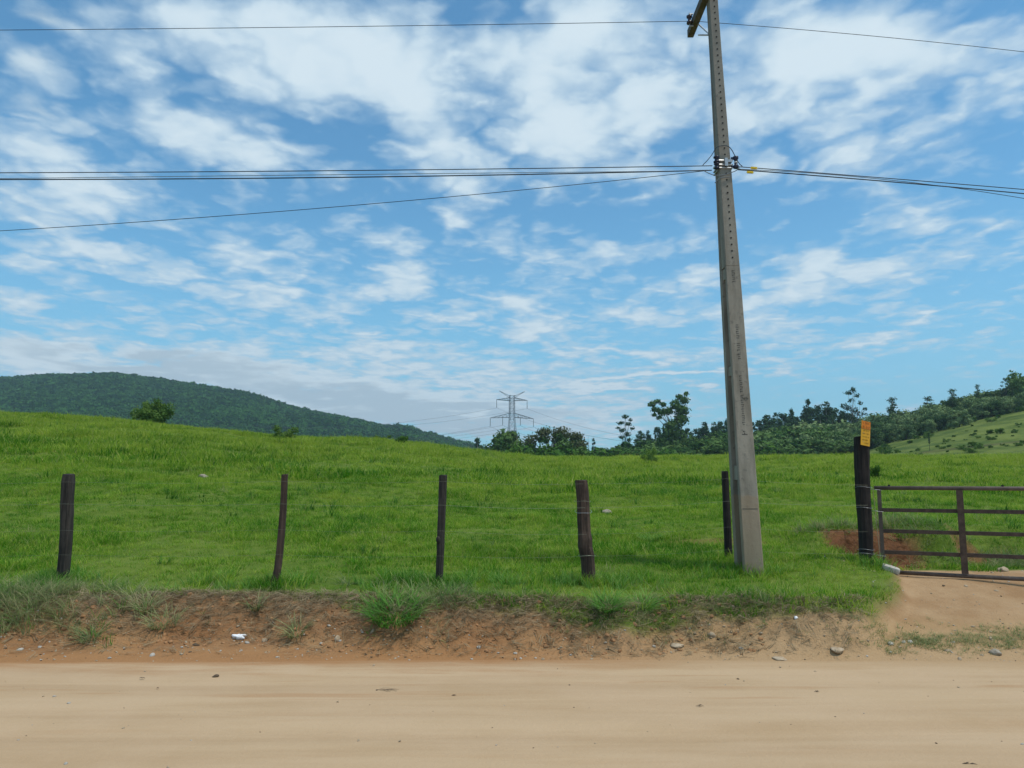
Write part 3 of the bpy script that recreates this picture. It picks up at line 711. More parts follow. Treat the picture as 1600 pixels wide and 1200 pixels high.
def copy_tree(o, parent=None):
    c = o.copy(); COL.objects.link(c); c.parent = parent
    for ch in list(o.children):
        d = ch.copy(); COL.objects.link(d); d.parent = c; d.matrix_parent_inverse = ch.matrix_parent_inverse.copy()
    return c
USED = {}
def plant(key, u, vtop, Y, label, cat='tree', group=None, wscale=1.0, hmin=None, rz=None, dx=0, sink=.15):
    p = PROT[key]; H = p['_h']; top = P(u, vtop, Y); g = zt(top.x, Y)
    h = top.z - g + sink
    if hmin: h = max(h, hmin)
    o = p if key not in USED else copy_tree(p); USED[key] = 1
    s = h / H; o.location = (top.x, Y, g - sink); o.scale = (s * wscale, s * wscale, s); o.rotation_euler = (0, 0, random.uniform(0, 6.28) if rz is None else rz)
    for k in ('group',):
        if k in o: del o[k]
    tag(o, label, cat, group); return o

def protos():
    g = np.random.default_rng(5)
    # slim eucalyptus
    for k in range(4):
        cl = []
        for i in range(26):
            t = g.uniform(0, 1); z = 5 + 12 * t; rr = (2.3 * (1 - t) ** .5 + .3) * g.uniform(.3, 1); a = g.uniform(0, 6.28)
            s = g.uniform(.55, 1.15) * (1.15 - .5 * t); cl.append((rr * math.cos(a), rr * math.sin(a), z, s, s, s * 1.15))
        cl.append((0, 0, 16.9, .8, .8, .8))
        PROT['euc%d' % k] = make_tree('e', cl, 2400, .30, M_euc, [(0, 0, 0), (.1, 0, 6), (-.1, .1, 12), (0, 0, 16.5)], [.22, .17, .1, .03], M_palebark, 20 + k, 8, name='eucalyptus_tree')
    # round spreading hillside trees
    for k in range(4):
        cl = clumps_round(1, 26, 3.4, 4.3, 2.3, 50 + k, .34)
        cl += [(g.uniform(-2.8, 2.8), g.uniform(-2.8, 2.8), g.uniform(.6, 2.6), 1.0, 1.0, .8) for _ in range(12)]
        PROT['round%d' % k] = make_tree('r', cl, 3000, .30, M_hillleaf, [(0, 0, 0), (.2, .1, 1.5), (-.1, 0, 3), (0, .1, 4.5)], [.20, .16, .12, .05], M_bark, 60 + k, 10, name='round_tree')
    for k in range(3):
        cl = clumps_round(1, 22, 3.2, 4.2, 2.6, 80 + k, .36)
        PROT['dark%d' % k] = make_tree('d', cl, 2600, .30, M_darkleaf, [(0, 0, 0), (.2, .1, 1.5), (-.1, 0, 3), (0, .1, 4.5)], [.22, .17, .12, .05], M_bark, 90 + k, 9, name='broadleaf_tree')
    # low bush masses at the wood edge
    for k in range(3):
        cl = clumps_round(1, 20, 2.4, 1.6, 1.3, 110 + k, .4); cl = [(a, b, max(c, .6), d, e, f) for a, b, c, d, e, f in cl]
        PROT['bush%d' % k] = make_tree('b', cl, 2400, .16, M_bushleaf, [(0, 0, 0), (.1, 0, .7), (0, .1, 1.6)], [.09, .07, .03], M_bark, 120 + k, 6, name='bush')
    # open crowned tree, clumps on bare limbs
    cl = [(.2,0,15.6,1.0,.9,.7),(-.9,.3,15,.9,.8,.5),(1.3,.2,14.4,.8,.8,.5),(-.5,-.3,13.3,.8,.8,.5),(1.9,0,12.8,.7,.7,.45),(-2.3,.2,12.2,1.0,.9,.6),(-1.1,.2,11.6,1.0,.9,.6),
          (2.9,-.2,11.4,.7,.7,.45),(.6,.3,11.2,1.1,1,.7),(-2.8,0,10.8,.9,.9,.6),(1.9,.1,10.4,1.0,.9,.6),(3.3,.2,10.3,.55,.5,.35),(-1.4,0,9.8,1.2,1,.8),(.2,0,9,1.4,1.2,.9),(2.2,0,8.6,.9,.9,.7),(-1.5,.2,7.7,1.3,1.2,1),(1.0,.1,7.2,1.5,1.3,1.1),(-.4,0,5.8,1.6,1.4,1.2)]
    PROT['open'] = make_tree('o', cl, 2000, .22, M_euc, [(0, 0, 0), (.1, 0, 5), (-.1, 0, 10), (.2, 0, 15.4)], [.24, .18, .12, .04], M_palebark, 140, 18, name='open_crowned_tree')
    cl = [(0,0,12.2,.9,.8,.45),(1.2,0,11.5,.6,.6,.35),(-1.1,0,10.8,.8,.8,.4),(.6,.1,10.6,.7,.7,.4),(1.6,0,9.6,.6,.6,.35),(-1.8,0,9.7,.5,.5,.3),(-.7,0,9.2,.8,.7,.4),(.5,0,8.3,.8,.8,.5),(-.9,0,7.6,.7,.7,.4),(.8,0,7,.6,.6,.5),(0,0,6,.8,.8,.6)]
    PROT['sparse'] = make_tree('s', cl, 900, .22, M_euc, [(0, 0, 0), (-.2, 0, 4), (.1, 0, 8), (0, 0, 12)], [.2, .15, .1, .03], M_bark, 160, 11, name='sparse_tree')
    # tall leaning tree with heavy right lobe (centre of the wood)
    cl = [(.2,0,9,2.0,1.8,1.5),(2.2,0,10.4,1.7,1.5,1.4),(2.6,.2,12.4,1.5,1.4,1.3),(1.2,0,13.4,1.4,1.2,1.2),(3.1,0,14.6,1.1,1,.9),(2.0,.2,15.2,.8,.8,.6),(3.6,.1,15.9,.6,.6,.45),(-.6,.3,12.2,1.3,1.2,.8),
          (-2.2,.1,12.0,1.2,1,.8),(-3.6,0,12.5,1.1,1,.7),(-4.4,.1,13.7,.9,.8,.6),(-3.2,-.2,14.2,.9,.8,.5),(-1.9,0,13.6,.8,.8,.5),(-3.9,0,11.3,.7,.7,.4),(-2.9,0,10.8,.7,.7,.4),(-.8,0,7.3,1.6,1.5,1.4),(1.6,0,7.2,1.8,1.5,1.4),(-1.8,0,5.4,1.8,1.6,1.4),(.8,0,5,2.1,1.8,1.5),(2.8,0,5.4,1.5,1.3,1.3)]
    PROT['lean'] = make_tree('l', cl, 5200, .32, M_darkleaf, [(0, 0, 0), (.1, 0, 4), (.3, 0, 8), (1.6, 0, 12), (2.4, 0, 14.5)], [.35, .28, .2, .1, .04], M_palebark, 170, 18, name='tall_leaning_tree')
    # umbrella tree with pinkish grey top
    root = empty('umbrella_tree')
    cl = []
    for i in range(30):
        a = g.uniform(0, 6.28); q = math.sqrt(g.uniform(0, 1)); cl.append((4.6 * q * math.cos(a), 3.4 * q * math.sin(a), 6.3 - 1.9 * q * q + g.uniform(-.3, .3), .95, .95, .5))
    cl2 = [(c[0], c[1], c[2] - .9, 1.0, 1.0, .6) for c in cl[::2]] + [(3.2, 0, 3.2, 1.4, 1.2, 1), (3.6, .3, 1.7, 1.2, 1.1, 1), (-3.3, 0, 2.2, .9, .9, 1.0), (-3.6, .2, 1, 1, 1, .8)]
    V, Q = leaves(cl, 2600, .17, 180); V2, Q2 = leaves(cl2, 3000, .2, 181)
    npmesh('crown', np.concatenate([V2]), Q2, M_darkleaf, root); npmesh('canopy_top', V, Q, M_flower, root)
    L = [limb((0, 0, 1.2), (c[0], c[1], c[2]), .12, .03, .08, 190 + i) for i, c in enumerate(cl[:14])]
    wood(([(0, 0, 0), (.1, 0, 1.3), (-.1, 0, 3)], [.26, .2, .12]), L).build('trunk', M_palebark, root, True)
    root['_h'] = float(V[:, 2].max()); PROT['umb'] = root
    # bare dead tree
    r0 = empty('bare_tree'); L = []
    for i in range(16):
        z = 3 + i * .42; a = i * 2.4; l = 1.5 - .07 * i; L.append(limb((0, 0, z), (math.cos(a) * l, math.sin(a) * l, z + l * .9), .05, .012, .08, i))
    wood(([(0, 0, 0), (.05, 0, 3), (-.05, 0, 6), (0, 0, 10)], [.12, .1, .07, .02]), L).build('trunk', M_palebark, r0, True)
    r0['_h'] = 10.2; PROT['bare'] = r0
    # low shrubs in the pasture
    for k, (lm, sz) in enumerate([(M_greenleaf, .05), (M_bushleaf, .05)]):
        rt = empty('shrub'); gg = np.random.default_rng(230 + k); c = [(gg.uniform(-.55, .55), gg.uniform(-.4, .4), gg.uniform(.18, .62), .22, .22, .2) for _ in range(14)]
        V, Q = leaves(c, 1500, sz, 240 + k, .3); npmesh('crown', V, Q, lm, rt)
        m = MB()
        for i in range(9): m.tube([(0, 0, 0), (c[i][0] * .4, c[i][1] * .4, .25), c[i][:3]], [.012, .009, .004], 4)
        m.build('stem', M_bark, rt); rt['_h'] = float(V[:, 2].max()); PROT['shrub%d' % k] = rt
    # the round bushy tree on the left crest
    cl = clumps_round(1, 75, 1.7, 1.5, 1.35, 251, .27) + [(1.3, .2, 2.3, .5, .5, .45), (-1.5, 0, 1.9, .45, .45, .4), (.3, 0, 2.75, .4, .4, .4), (-.7, .1, 2.5, .42, .42, .4)]; 
    PROT['crest'] = make_tree('c', cl, 9000, .09, M_greenleaf, [(0, 0, 0), (.05, 0, .7), (0, .1, 1.8)], [.10, .08, .04], M_bark, 251, 10, name='bushy_tree')

def forest():
    rr = random.Random(3)
    # skyline of the dark wood (u, v of tree tops)
    sk_u = [905, 930, 950, 985, 1000, 1020, 1050, 1080, 1100, 1115, 1130, 1180, 1200, 1225, 1240, 1262, 1290, 1310, 1340, 1365]
    sk_v = [694, 690, 682, 668, 674, 668, 668, 670, 659, 655, 652, 655, 648, 646, 647, 640, 630, 636, 650, 664]
    def sk(u): return float(np.interp(u, sk_u, sk_v))
    GE = 'eucalyptus trees of the dark wood'
    n = 0
    for row, Y in enumerate((285, 262, 240, 222)):
        u = 1000 + row * 4 if row < 2 else 1085 + row * 4
        while u < 1352:
            if not (1240 < u and row == 3):
                plant('euc%d' % (n % 4), u, sk(u) + rr.uniform(-4, 5) + row * 7, Y + rr.uniform(-6, 6),
                      'slim dark eucalyptus packed among others in the wood behind the pole', 'eucalyptus tree', GE, wscale=rr.uniform(1.1, 1.6))
            n += 1; u += rr.uniform(9, 15)
    # pointed emergent eucalyptus
    plant('euc0', 1262, 622, 268, 'tallest pointed eucalyptus rising above the dark wood', 'eucalyptus tree', wscale=.75)
    plant('euc2', 1236, 637, 266, 'narrow pointed eucalyptus left of the tallest pointed one', 'eucalyptus tree', wscale=.7)
    plant('euc1', 1290, 627, 258, 'broad rounded eucalyptus top just left of the open-crowned tree', 'eucalyptus tree', wscale=1.3)
    plant('open', 1331, 604, 240, 'tall open-crowned tree with separate leaf clumps above the yellow sign', 'tree', rz=0, wscale=.85)
    plant('sparse', 977, 647, 225, 'thin sparse tree with tufted clumps at the left end of the wood', 'tree', rz=0, wscale=.95)
    plant('lean', 1048, 611, 205, 'tallest broad tree with a lopsided open crown left of the pole', 'tree', rz=0, wscale=.92)
    # broadleaf fringe of the wood
    GD = 'broadleaf trees along the edge of the wood'
    n = 0
    for row, (Y, dv) in enumerate(((215, 17), (198, 26), (182, 33))):
        u = 938 - row * 2
        while u < 1330:
            if row == 2 and u < 960: u += 8
            v = sk(min(u, 1200)) + dv + rr.uniform(-4, 5); v = min(v, 699)
            if row == 2: v = max(v, 686)
            plant('dark%d' % (n % 3) if rr.random() < .75 else 'bush%d' % (n % 3), u, v, Y + rr.uniform(-5, 5),
                  'dark broadleaf tree merging into the lower edge of the wood', 'broadleaf tree', GD, wscale=rr.uniform(.9, 1.35) if dv < 25 else rr.uniform(1.3, 1.9))
            n += 1; u += rr.uniform(13, 21)
    # trees covering the right hillside
    gt_u = [1150, 1180, 1240, 1300, 1340, 1370, 1400, 1440, 1480, 1520, 1560, 1600, 1700]; gt_v = [690, 680, 660, 655, 652, 645, 642, 632, 622, 612, 608, 596, 590]
    lo_u = [1150, 1300, 1360, 1400, 1440, 1500, 1560, 1600, 1700]; lo_v = [700, 698, 687, 679, 668, 653, 641, 632, 612]
    GH = 'pale round trees covering the right hillside'
    n = 0
    for row in range(5):
        u = 1165 + row * 7
        while u < 1680:
            t = row / 4.0; top = float(np.interp(u, gt_u, gt_v)); lo = float(np.interp(u, lo_u, lo_v))
            v = top + (lo - 14 - top) * t + rr.uniform(-3, 4)
            Y = 216 - 8 * row + rr.uniform(-7, 7)
            plant('round%d' % (n % 4), u, v, Y, 'grey-green round tree standing in the hillside grove right of the wood', 'round tree', GH, wscale=rr.uniform(.8, 1.25), hmin=3.2)
            n += 1; u += rr.uniform(15, 24)
    plant('dark0', 1592, 576, 200, 'large dark-crowned tree highest at the right edge of the hill', 'tree', wscale=.8)
    plant('open', 1570, 590, 203, 'airy tree just left of the large dark-crowned tree on the hill', 'tree', wscale=.9, rz=2)
    plant('open', 1527, 600, 205, 'wispy dark tree on the hill skyline between grey round trees', 'tree', wscale=1.0, rz=1)
    plant('open', 1488, 607, 206, 'small sparse treetop poking above the hillside grove', 'tree', wscale=1.6, rz=1)
    plant('open', 1394, 620, 214, 'thin tufted tree alone on the skyline right of the sign', 'tree', wscale=1.5)
    plant('open', 1449, 619, 212, 'small forked treetop on the skyline left of the hill crest', 'tree', wscale=1.7)
    plant('sparse', 1451, 676, 130, 'lone slender sapling standing in open grass on the hill', 'sapling', wscale=.9, hmin=2.2, rz=1)
    # middle distance clump by the pylon
    plant('dark1', 796, 669, 170, 'dark tree with ragged crown below the pylon', 'tree', wscale=.85, rz=1)
    plant('dark2', 783, 680, 168, 'low dark tree at the left foot of the pylon', 'tree', wscale=1.0)
    plant('bare', 808, 676, 165, 'bare pale dead tree right beside the pylon foot', 'dead tree', wscale=.7)
    plant('bush0', 826, 686, 165, 'dark green leafy bush left of the umbrella-shaped tree', 'bush', wscale=1.1)
    plant('bush1', 842, 690, 160, 'low bush under the left side of the umbrella-shaped tree', 'bush', wscale=1.2)
    plant('umb', 868, 665, 162, 'broad umbrella-shaped tree with a pinkish grey canopy top', 'tree', wscale=.86, rz=0)
    plant('dark0', 893, 684, 160, 'dark round tree against the right flank of the umbrella-shaped tree', 'tree', wscale=1.1)
    plant('euc3', 908, 680, 175, 'small upright tree right of the umbrella-shaped tree', 'tree', wscale=.8)
    plant('bare', 919, 678, 172, 'thin bare dead tree standing between two small trees', 'dead tree', wscale=.45)
    plant('euc1', 927, 684, 176, 'small pointed tree at the left end of the wood edge', 'tree', wscale=.7)
    plant('bush2', 870, 696, 155, 'low shrubby bush below the middle of the umbrella-shaped tree', 'bush', wscale=1.6)
    plant('crest', 241, 620, 62, 'round bushy tree standing alone on the left pasture crest', 'tree', wscale=.98, rz=0, hmin=2.4)
    # far conifer tips at the foot of the mountain
    plant('euc2', 746, 683, 330, 'tiny dark pointed tree where the mountain meets the pasture', 'tree', wscale=1.3)
def shrubs():
    L = [(445, 682, 34, 22, 40, 'shrub0', 'leafy weed clump on the pasture crest below the mountain'),
         (628, 686, 24, 15, 44, 'shrub1', 'compact dark green shrub right beside the bare soil patch'),
         (598, 676, 26, 10, 52, 'shrub0', 'low shrub half hidden behind the crest near the compact shrub'),
         (1017, 711, 26, 24, 36, 'shrub0', 'pale leafy shrub on the pasture left of the concrete pole'),
         (1368, 734, 24, 22, 25, 'shrub1', 'bushy green weed clump right behind the gate post'),
         (1296, 700, 22, 12, 75, 'shrub1', 'small green shrub at the crest left of the yellow sign'),
         (1400, 705, 30, 10, 82, 'shrub0', 'low dark shrub at the foot of the far hill slope')]
    for (u, v, w, h, Y, key, lab) in L:
        q = P(u, v + h / 2, Y); z = zt(q.x, Y); p = PROT[key]; o = p if key not in USED else copy_tree(p); USED[key] = 1
        sx = w / 1200 * Y / 1.3; sz = h / 1200 * Y / p['_h'] * 1.15
        o.location = (q.x, Y, z - .03); o.scale = (sx, sx, sz); o.rotation_euler = (0, 0, random.uniform(0, 6)); tag(o, lab, 'shrub')
    # scattered bushes on the far hill slope
    rr = random.Random(9)
    for i in range(80):
        u = rr.uniform(1375, 1620); Y = rr.uniform(118, 185); x = (u - 800) / F * Y; key = 'shrub%d' % (i % 2)
        o = copy_tree(PROT[key]); s = .45 + 1.5 * rr.random() ** 2; o.location = (x, Y, zt(x, Y) - .1); o.scale = (s, s, s * .9); o.rotation_euler = (0, 0, rr.uniform(0, 6))
        tag(o, 'small low bush dotted on the open grass of the far hill', 'bush', 'bushes dotted on the far hill grass')
def mountain_forest():
    N = 60000; a = RNG.uniform(-.86, .02, N); y = 560 + (MY + 60 - 560) * RNG.uniform(0, 1, N) ** .8; x = a * y
    z = terrain(x, y); keep = z > 8; x, y, z = x[keep], y[keep], z[keep]; n = len(x)
    pr = []
    for k in range(4):
        cl = clumps_round(1, 12, 4.2, 3.2, 3.0, 900 + k, .5); V, Q = leaves(cl, 130, 1.7, 910 + k, .75); pr.append(proto('far_crown_%d' % k, V, Q, M_mount))
    s = RNG.uniform(.5, 1.0, n) * np.where(RNG.uniform(0, 1, n) > .97, 1.2, 1)
    scatter('forest', np.stack([x, y, z], -1), rots(n, .05), np.stack([s, s, s * RNG.uniform(.8, 1.3, n)], -1), RNG.integers(0, 4, n), pr,
            'dense dark green forest covering the distant rounded mountain', 'forest')

# ------------------------------------------------------------------ fence, gate, pole
FENCE = [  # bottom u,v ; top u,v ; width bottom/top px ; Y ; material ; label
 (97, 908, 109, 741, 16, 17.5, 9.35, 'w', 'dark wooden fence post with a rounded top, nearest the left edge'),
 (431, 914, 445, 742, 12, 10, 9.15, 'b', 'thin bent fence post leaning right on the bare bank lip'),
 (686, 916, 692.5, 743, 12, 13.5, 9.1, 'w', 'straight slim grey-black fence post with a knot halfway up'),
 (920, 912, 907.5, 751, 22, 20, 9.2, 'b', 'thick reddish brown fence post with wires wrapped round it'),
 (1139, 882, 1132.5, 737, 13, 11, 10.75, 'k', 'black fence post standing half behind the concrete pole')]
FEET = []
for f in FENCE:
    q = P(f[0], f[1], f[6]); FEET.append((q.x, q.y))
FEET += [(3.0, 9.75), (4.9, 10.45), (5.35, 10.2)]
def post_mesh(pts, radx, n=12, seed=0, amp=.08, flat=1.0):
    """irregular wooden post: rings of a lobed outline, rough split top"""
    r = random.Random(seed); lob = [1 + r.uniform(-amp, amp) for _ in range(n)]; m = MB(); V = []; K = len(pts)
    for i, p in enumerate(pts):
        for k in range(n):
            an = 2 * math.pi * k / n + .26; sq = max(abs(math.cos(an)), abs(math.sin(an))); e = 1 / sq ** .55
            rr = radx[i] * lob[k] * e * .93 * (1 + r.uniform(-.035, .035))
            V.append((p[0] + rr * math.cos(an), p[1] + rr * math.sin(an) * flat, p[2] + (r.uniform(-.012, .012) if i == K - 1 else 0)))
    Fs = [(i * n + k, i * n + (k + 1) % n, (i + 1) * n + (k + 1) % n, (i + 1) * n + k) for i in range(K - 1) for k in range(n)]
    b = len(V); t = pts[-1]; V.append((t[0], t[1], t[2] + .008)); Fs += [((K - 1) * n + k, (K - 1) * n + (k + 1) % n, b) for k in range(n)]
    m.add(V, Fs); return m
def fence():
    mats = {'w': M_wood, 'b': M_woodbr, 'k': M_woodblk}
    tops = []
    for i, (ub, vb, ut, vt, wb, wt, Y, mk, lab) in enumerate(FENCE):
        b = P(ub, vb, Y); t = P(ut, vt, Y); base = Vector((b.x, Y, zt(b.x, Y)))
        root = empty('fence_post', base)
        K = 15; pts = []; rad = []
        for j in range(K):
            s = j / (K - 1); z0 = -.35; p = Vector((b.x + (t.x - b.x) * s, Y, b.z + (t.z - b.z) * s))
            if i == 1: p.x += .018 * math.sin(s * math.pi) + (-.03 * max(0, .12 - s) / .12)
            if i == 0: p.x += .012 * math.sin(s * 5)
            if i == 3: p.x += .006 * math.sin(s * 9) - (.010 if .3 < s < .42 else 0)
            wd = (wb + (wt - wb) * s) / F * Y / 2
            if i == 3 and .28 < s < .45: wd *= 1.10
            if i == 0 and s > .97: wd *= .85
            pts.append(p - base); rad.append(wd)
        pts.insert(0, Vector((pts[0].x, 0, -.35))); rad.insert(0, rad[0])
        post_mesh(pts, rad, 14, 40 + i, .05 if i != 3 else .09).build('shaft', mats[mk], root, False)
        if i == 3:
            for v, tl in ((799, 3), (868, -1), (783, 0)):
                q = P(912, v, Y) - base; s = (q.z - pts[1].z) / (pts[-1].z - pts[1].z); cx = pts[1].x + (pts[-1].x - pts[1].x) * s; r = .5 * (22 / F * Y) + .010
                m = MB(); m.tube([(cx + r * 1.04 * math.cos(a), r * 1.02 * math.sin(a), q.z + .012 * tl * math.sin(a) * .5 + .004 * math.sin(3 * a)) for a in np.linspace(0, 6.283, 25)], .0022 if v != 783 else .0012, 5, False)
                m.build('wire_wrap', M_steel if v == 799 else M_fwire, root)
        if i == 2:
            V, Q = ico(.03, 2, 77, (.9, .5, 1.4), .3); q = P(685, 843, Y) - base; npmesh('knot', V + np.array([q.x, -rad[7] * .9, q.z]), Q, M_wood, root, True)
        tag(root, lab, 'fence post', 'wooden fence posts along the pasture edge')
    # wire strands
    for k, (vs, lab) in enumerate([((753, 752, 752, 756, 748), 'topmost fine fence wire strung between the posts'), ((787, 787, 789, 793, 783), 'second fence wire from the top, catching the light by the brown post'),
                            ((828, 827, 829, 834, 823), 'third fence wire from the top crossing halfway down the posts'), ((866, 866, 868, 868, 858), 'lowest fine fence wire strung close above the grass')]):
        pts = []
        for i, f in enumerate(FENCE):
            s = (f[1] - vs[i]) / (f[1] - f[3]); u = f[0] + (f[2] - f[0]) * s; p = P(u, vs[i], f[6] - .0); r = (f[4] / F * f[6]) / 2 + .004; pts.append(Vector((p.x, p.y - r, p.z)))
        d = pts[0] - pts[1]; pts.insert(0, pts[0] + d * .9 + Vector((0, 0, 0))); g = P(1350, (758, 789, 830, 864)[k], 10.5); pts.append(Vector((g.x, 10.39, g.z)))
        path = []
        for a, b in zip(pts[:-1], pts[1:]):
            for j in range(8): s = j / 8; path.append(a.lerp(b, s) + Vector((0, 0, -.02 * math.sin(math.pi * s))))
        path.append(pts[-1]); m = MB(); m.tube(path, (.0008, .0011, .0007, .0007)[k], 5)
        tag(m.build('fence_wire', M_fwire), lab, 'fence wire', 'fence wires between the posts')
def gate():
    # gate post
    Y = 10.5; b = P(1354, 890, Y); t = P(1346, 682, Y); base = Vector((b.x, Y, zt(b.x, Y)))
    root = empty('gate_post', base); pts = []; rad = []
    for j in range(14):
        s = j / 13; p = Vector((b.x + (t.x - b.x) * s, Y, b.z + (t.z - b.z) * s)); p.x += .008 * math.sin(s * 7); pts.append(p - base); rad.append((19.5 + 2.5 * s) / F * Y / 2)
    pts.insert(0, Vector((pts[0].x, 0, -.45))); rad.insert(0, rad[0])
    post_mesh(pts, rad, 14, 71, .04).build('shaft', M_woodblk, root)
    for v in (761, 793, 858, 864):
        q = P(1350, v, Y) - base; s = (q.z - pts[1].z) / (pts[-1].z - pts[1].z); cx = pts[1].x + (pts[-1].x - pts[1].x) * s; r = .103
        m = MB(); m.tube([(cx + r * math.cos(a), r * math.sin(a), q.z + .008 * math.sin(a * 2)) for a in np.linspace(0, 6.283, 25)], .0016, 5, False); m.build('wire_wrap', M_steel, root)
    tag(root, 'tall thick black wooden gate post carrying the yellow sign', 'gate post')
    # the sign, nailed to the post, turned a little
    s_c = P(1352.5, 677, Y - .13); sr = empty('warning_sign', s_c, R(33)); sr.rotation_euler = (R(2), R(6), R(33))
    W_, H_ = .205, .335
    m = MB(); m.box((0, 0, 0), (W_, .003, H_)); m.build('plate', M_signy, sr)
    m = MB(); m.box((0, -.003, H_ * .325), (W_ * .96, .002, H_ * .31)); m.build('header_band', M_signo, sr)
    m = MB(); rr = random.Random(4)
    def line(z, x0, x1, h, wd=.011):
        x = x0
        while x < x1:
            w = wd * rr.uniform(.5, 1.1); k = rr.randint(0, 2)
            if rr.random() > .13:
                m.box((x, -.0055, z), (w * .35, .001, h))
                if k: m.box((x + w * .32, -.0055, z + (h * .32 if k == 1 else -h * .32)), (w * .6, .001, h * .3))
            x += wd * 1.35
    line(H_ * .40, -.065, .068, .026, .017); line(H_ * .245, -.070, .070, .030, .017)
    for k, (a, c) in enumerate(((-.05, .06), (-.07, .07), (-.07, .07), (-.07, .07), (-.045, .06))): line(H_ * (.10 - .125 * k), a, c, .017)
    for z in (H_ * .165, H_ * .485): m.box((0, -.0045, z), (W_ * .94, .001, .004))
    m.build('lettering', M_ink, sr)
    m = MB()
    for z in (-.12, .0):
        m = MB(); m.tube([(-.05, -.008, z), (-.05, .002, z)], .004, 6); m.build('nail', M_steel, sr)
    tag(sr, 'small orange and yellow notice plate nailed to the top of the gate post', 'sign')
    # gate
    A = Vector((4.965, 10.56, 0)); B = Vector((6.53, 9.80, 0)); d = (B - A).normalized(); L = 3.0; ang = math.atan2(d.y, d.x)
    zb = .455; gr = empty('metal_gate', (A.x, A.y, zb), ang)
    H = 1.115
    m = MB(); m.tube([(-.03, 0, H), (L, 0, H)], .028, 10); m.build('top_rail', M_rustd, gr, True)
    m = MB(); m.tube([(.02, 0, 0), (L * .5, 0, -.01), (L, 0, .0)], .027, 10); m.build('bottom_rail', M_rustd, gr, True)
    for z in (H - .295, H - .575, H - .855):
        m = MB(); m.box((L / 2, 0, z), (L - .05, .028, .050)); m.build('rail', M_rust, gr)
    for x, w in ((.03, .05), (.977, .076), (1.97, .07), (L - .03, .05)):
        m = MB(); m.box((x, .0 if w == .05 else -.032, H / 2), (w, .03, H - .05)); m.build('upright', M_rust if w != .05 else M_rustd, gr)
    for x in (.157, 1.464):
        m = MB(); m.tube([(x, 0, H + .02), (x, 0, H + .045)], .014, 6); m.build('bolt', M_black, gr)
    for z in (H - .02, H - .31, H - .9):
        m = MB(); m.tube([(-.15, .02, z + .01), (-.02, -.05, z), (.07, -.02, z - .01), (.07, .03, z), (-.1, .05, z)], .0022, 5); m.build('tie_wire', M_steel, gr)
    m = MB(); m.tube([(-.045, -.01, H), (-.02, -.012, .6), (-.005, -.01, .25), (.0, -.01, .1)], [.004, .004, .006, .004], 5); m.build('tie_cord', M_rocko, gr)
    tag(gr, 'rusty brown tubular metal farm gate with five horizontal rails', 'gate')
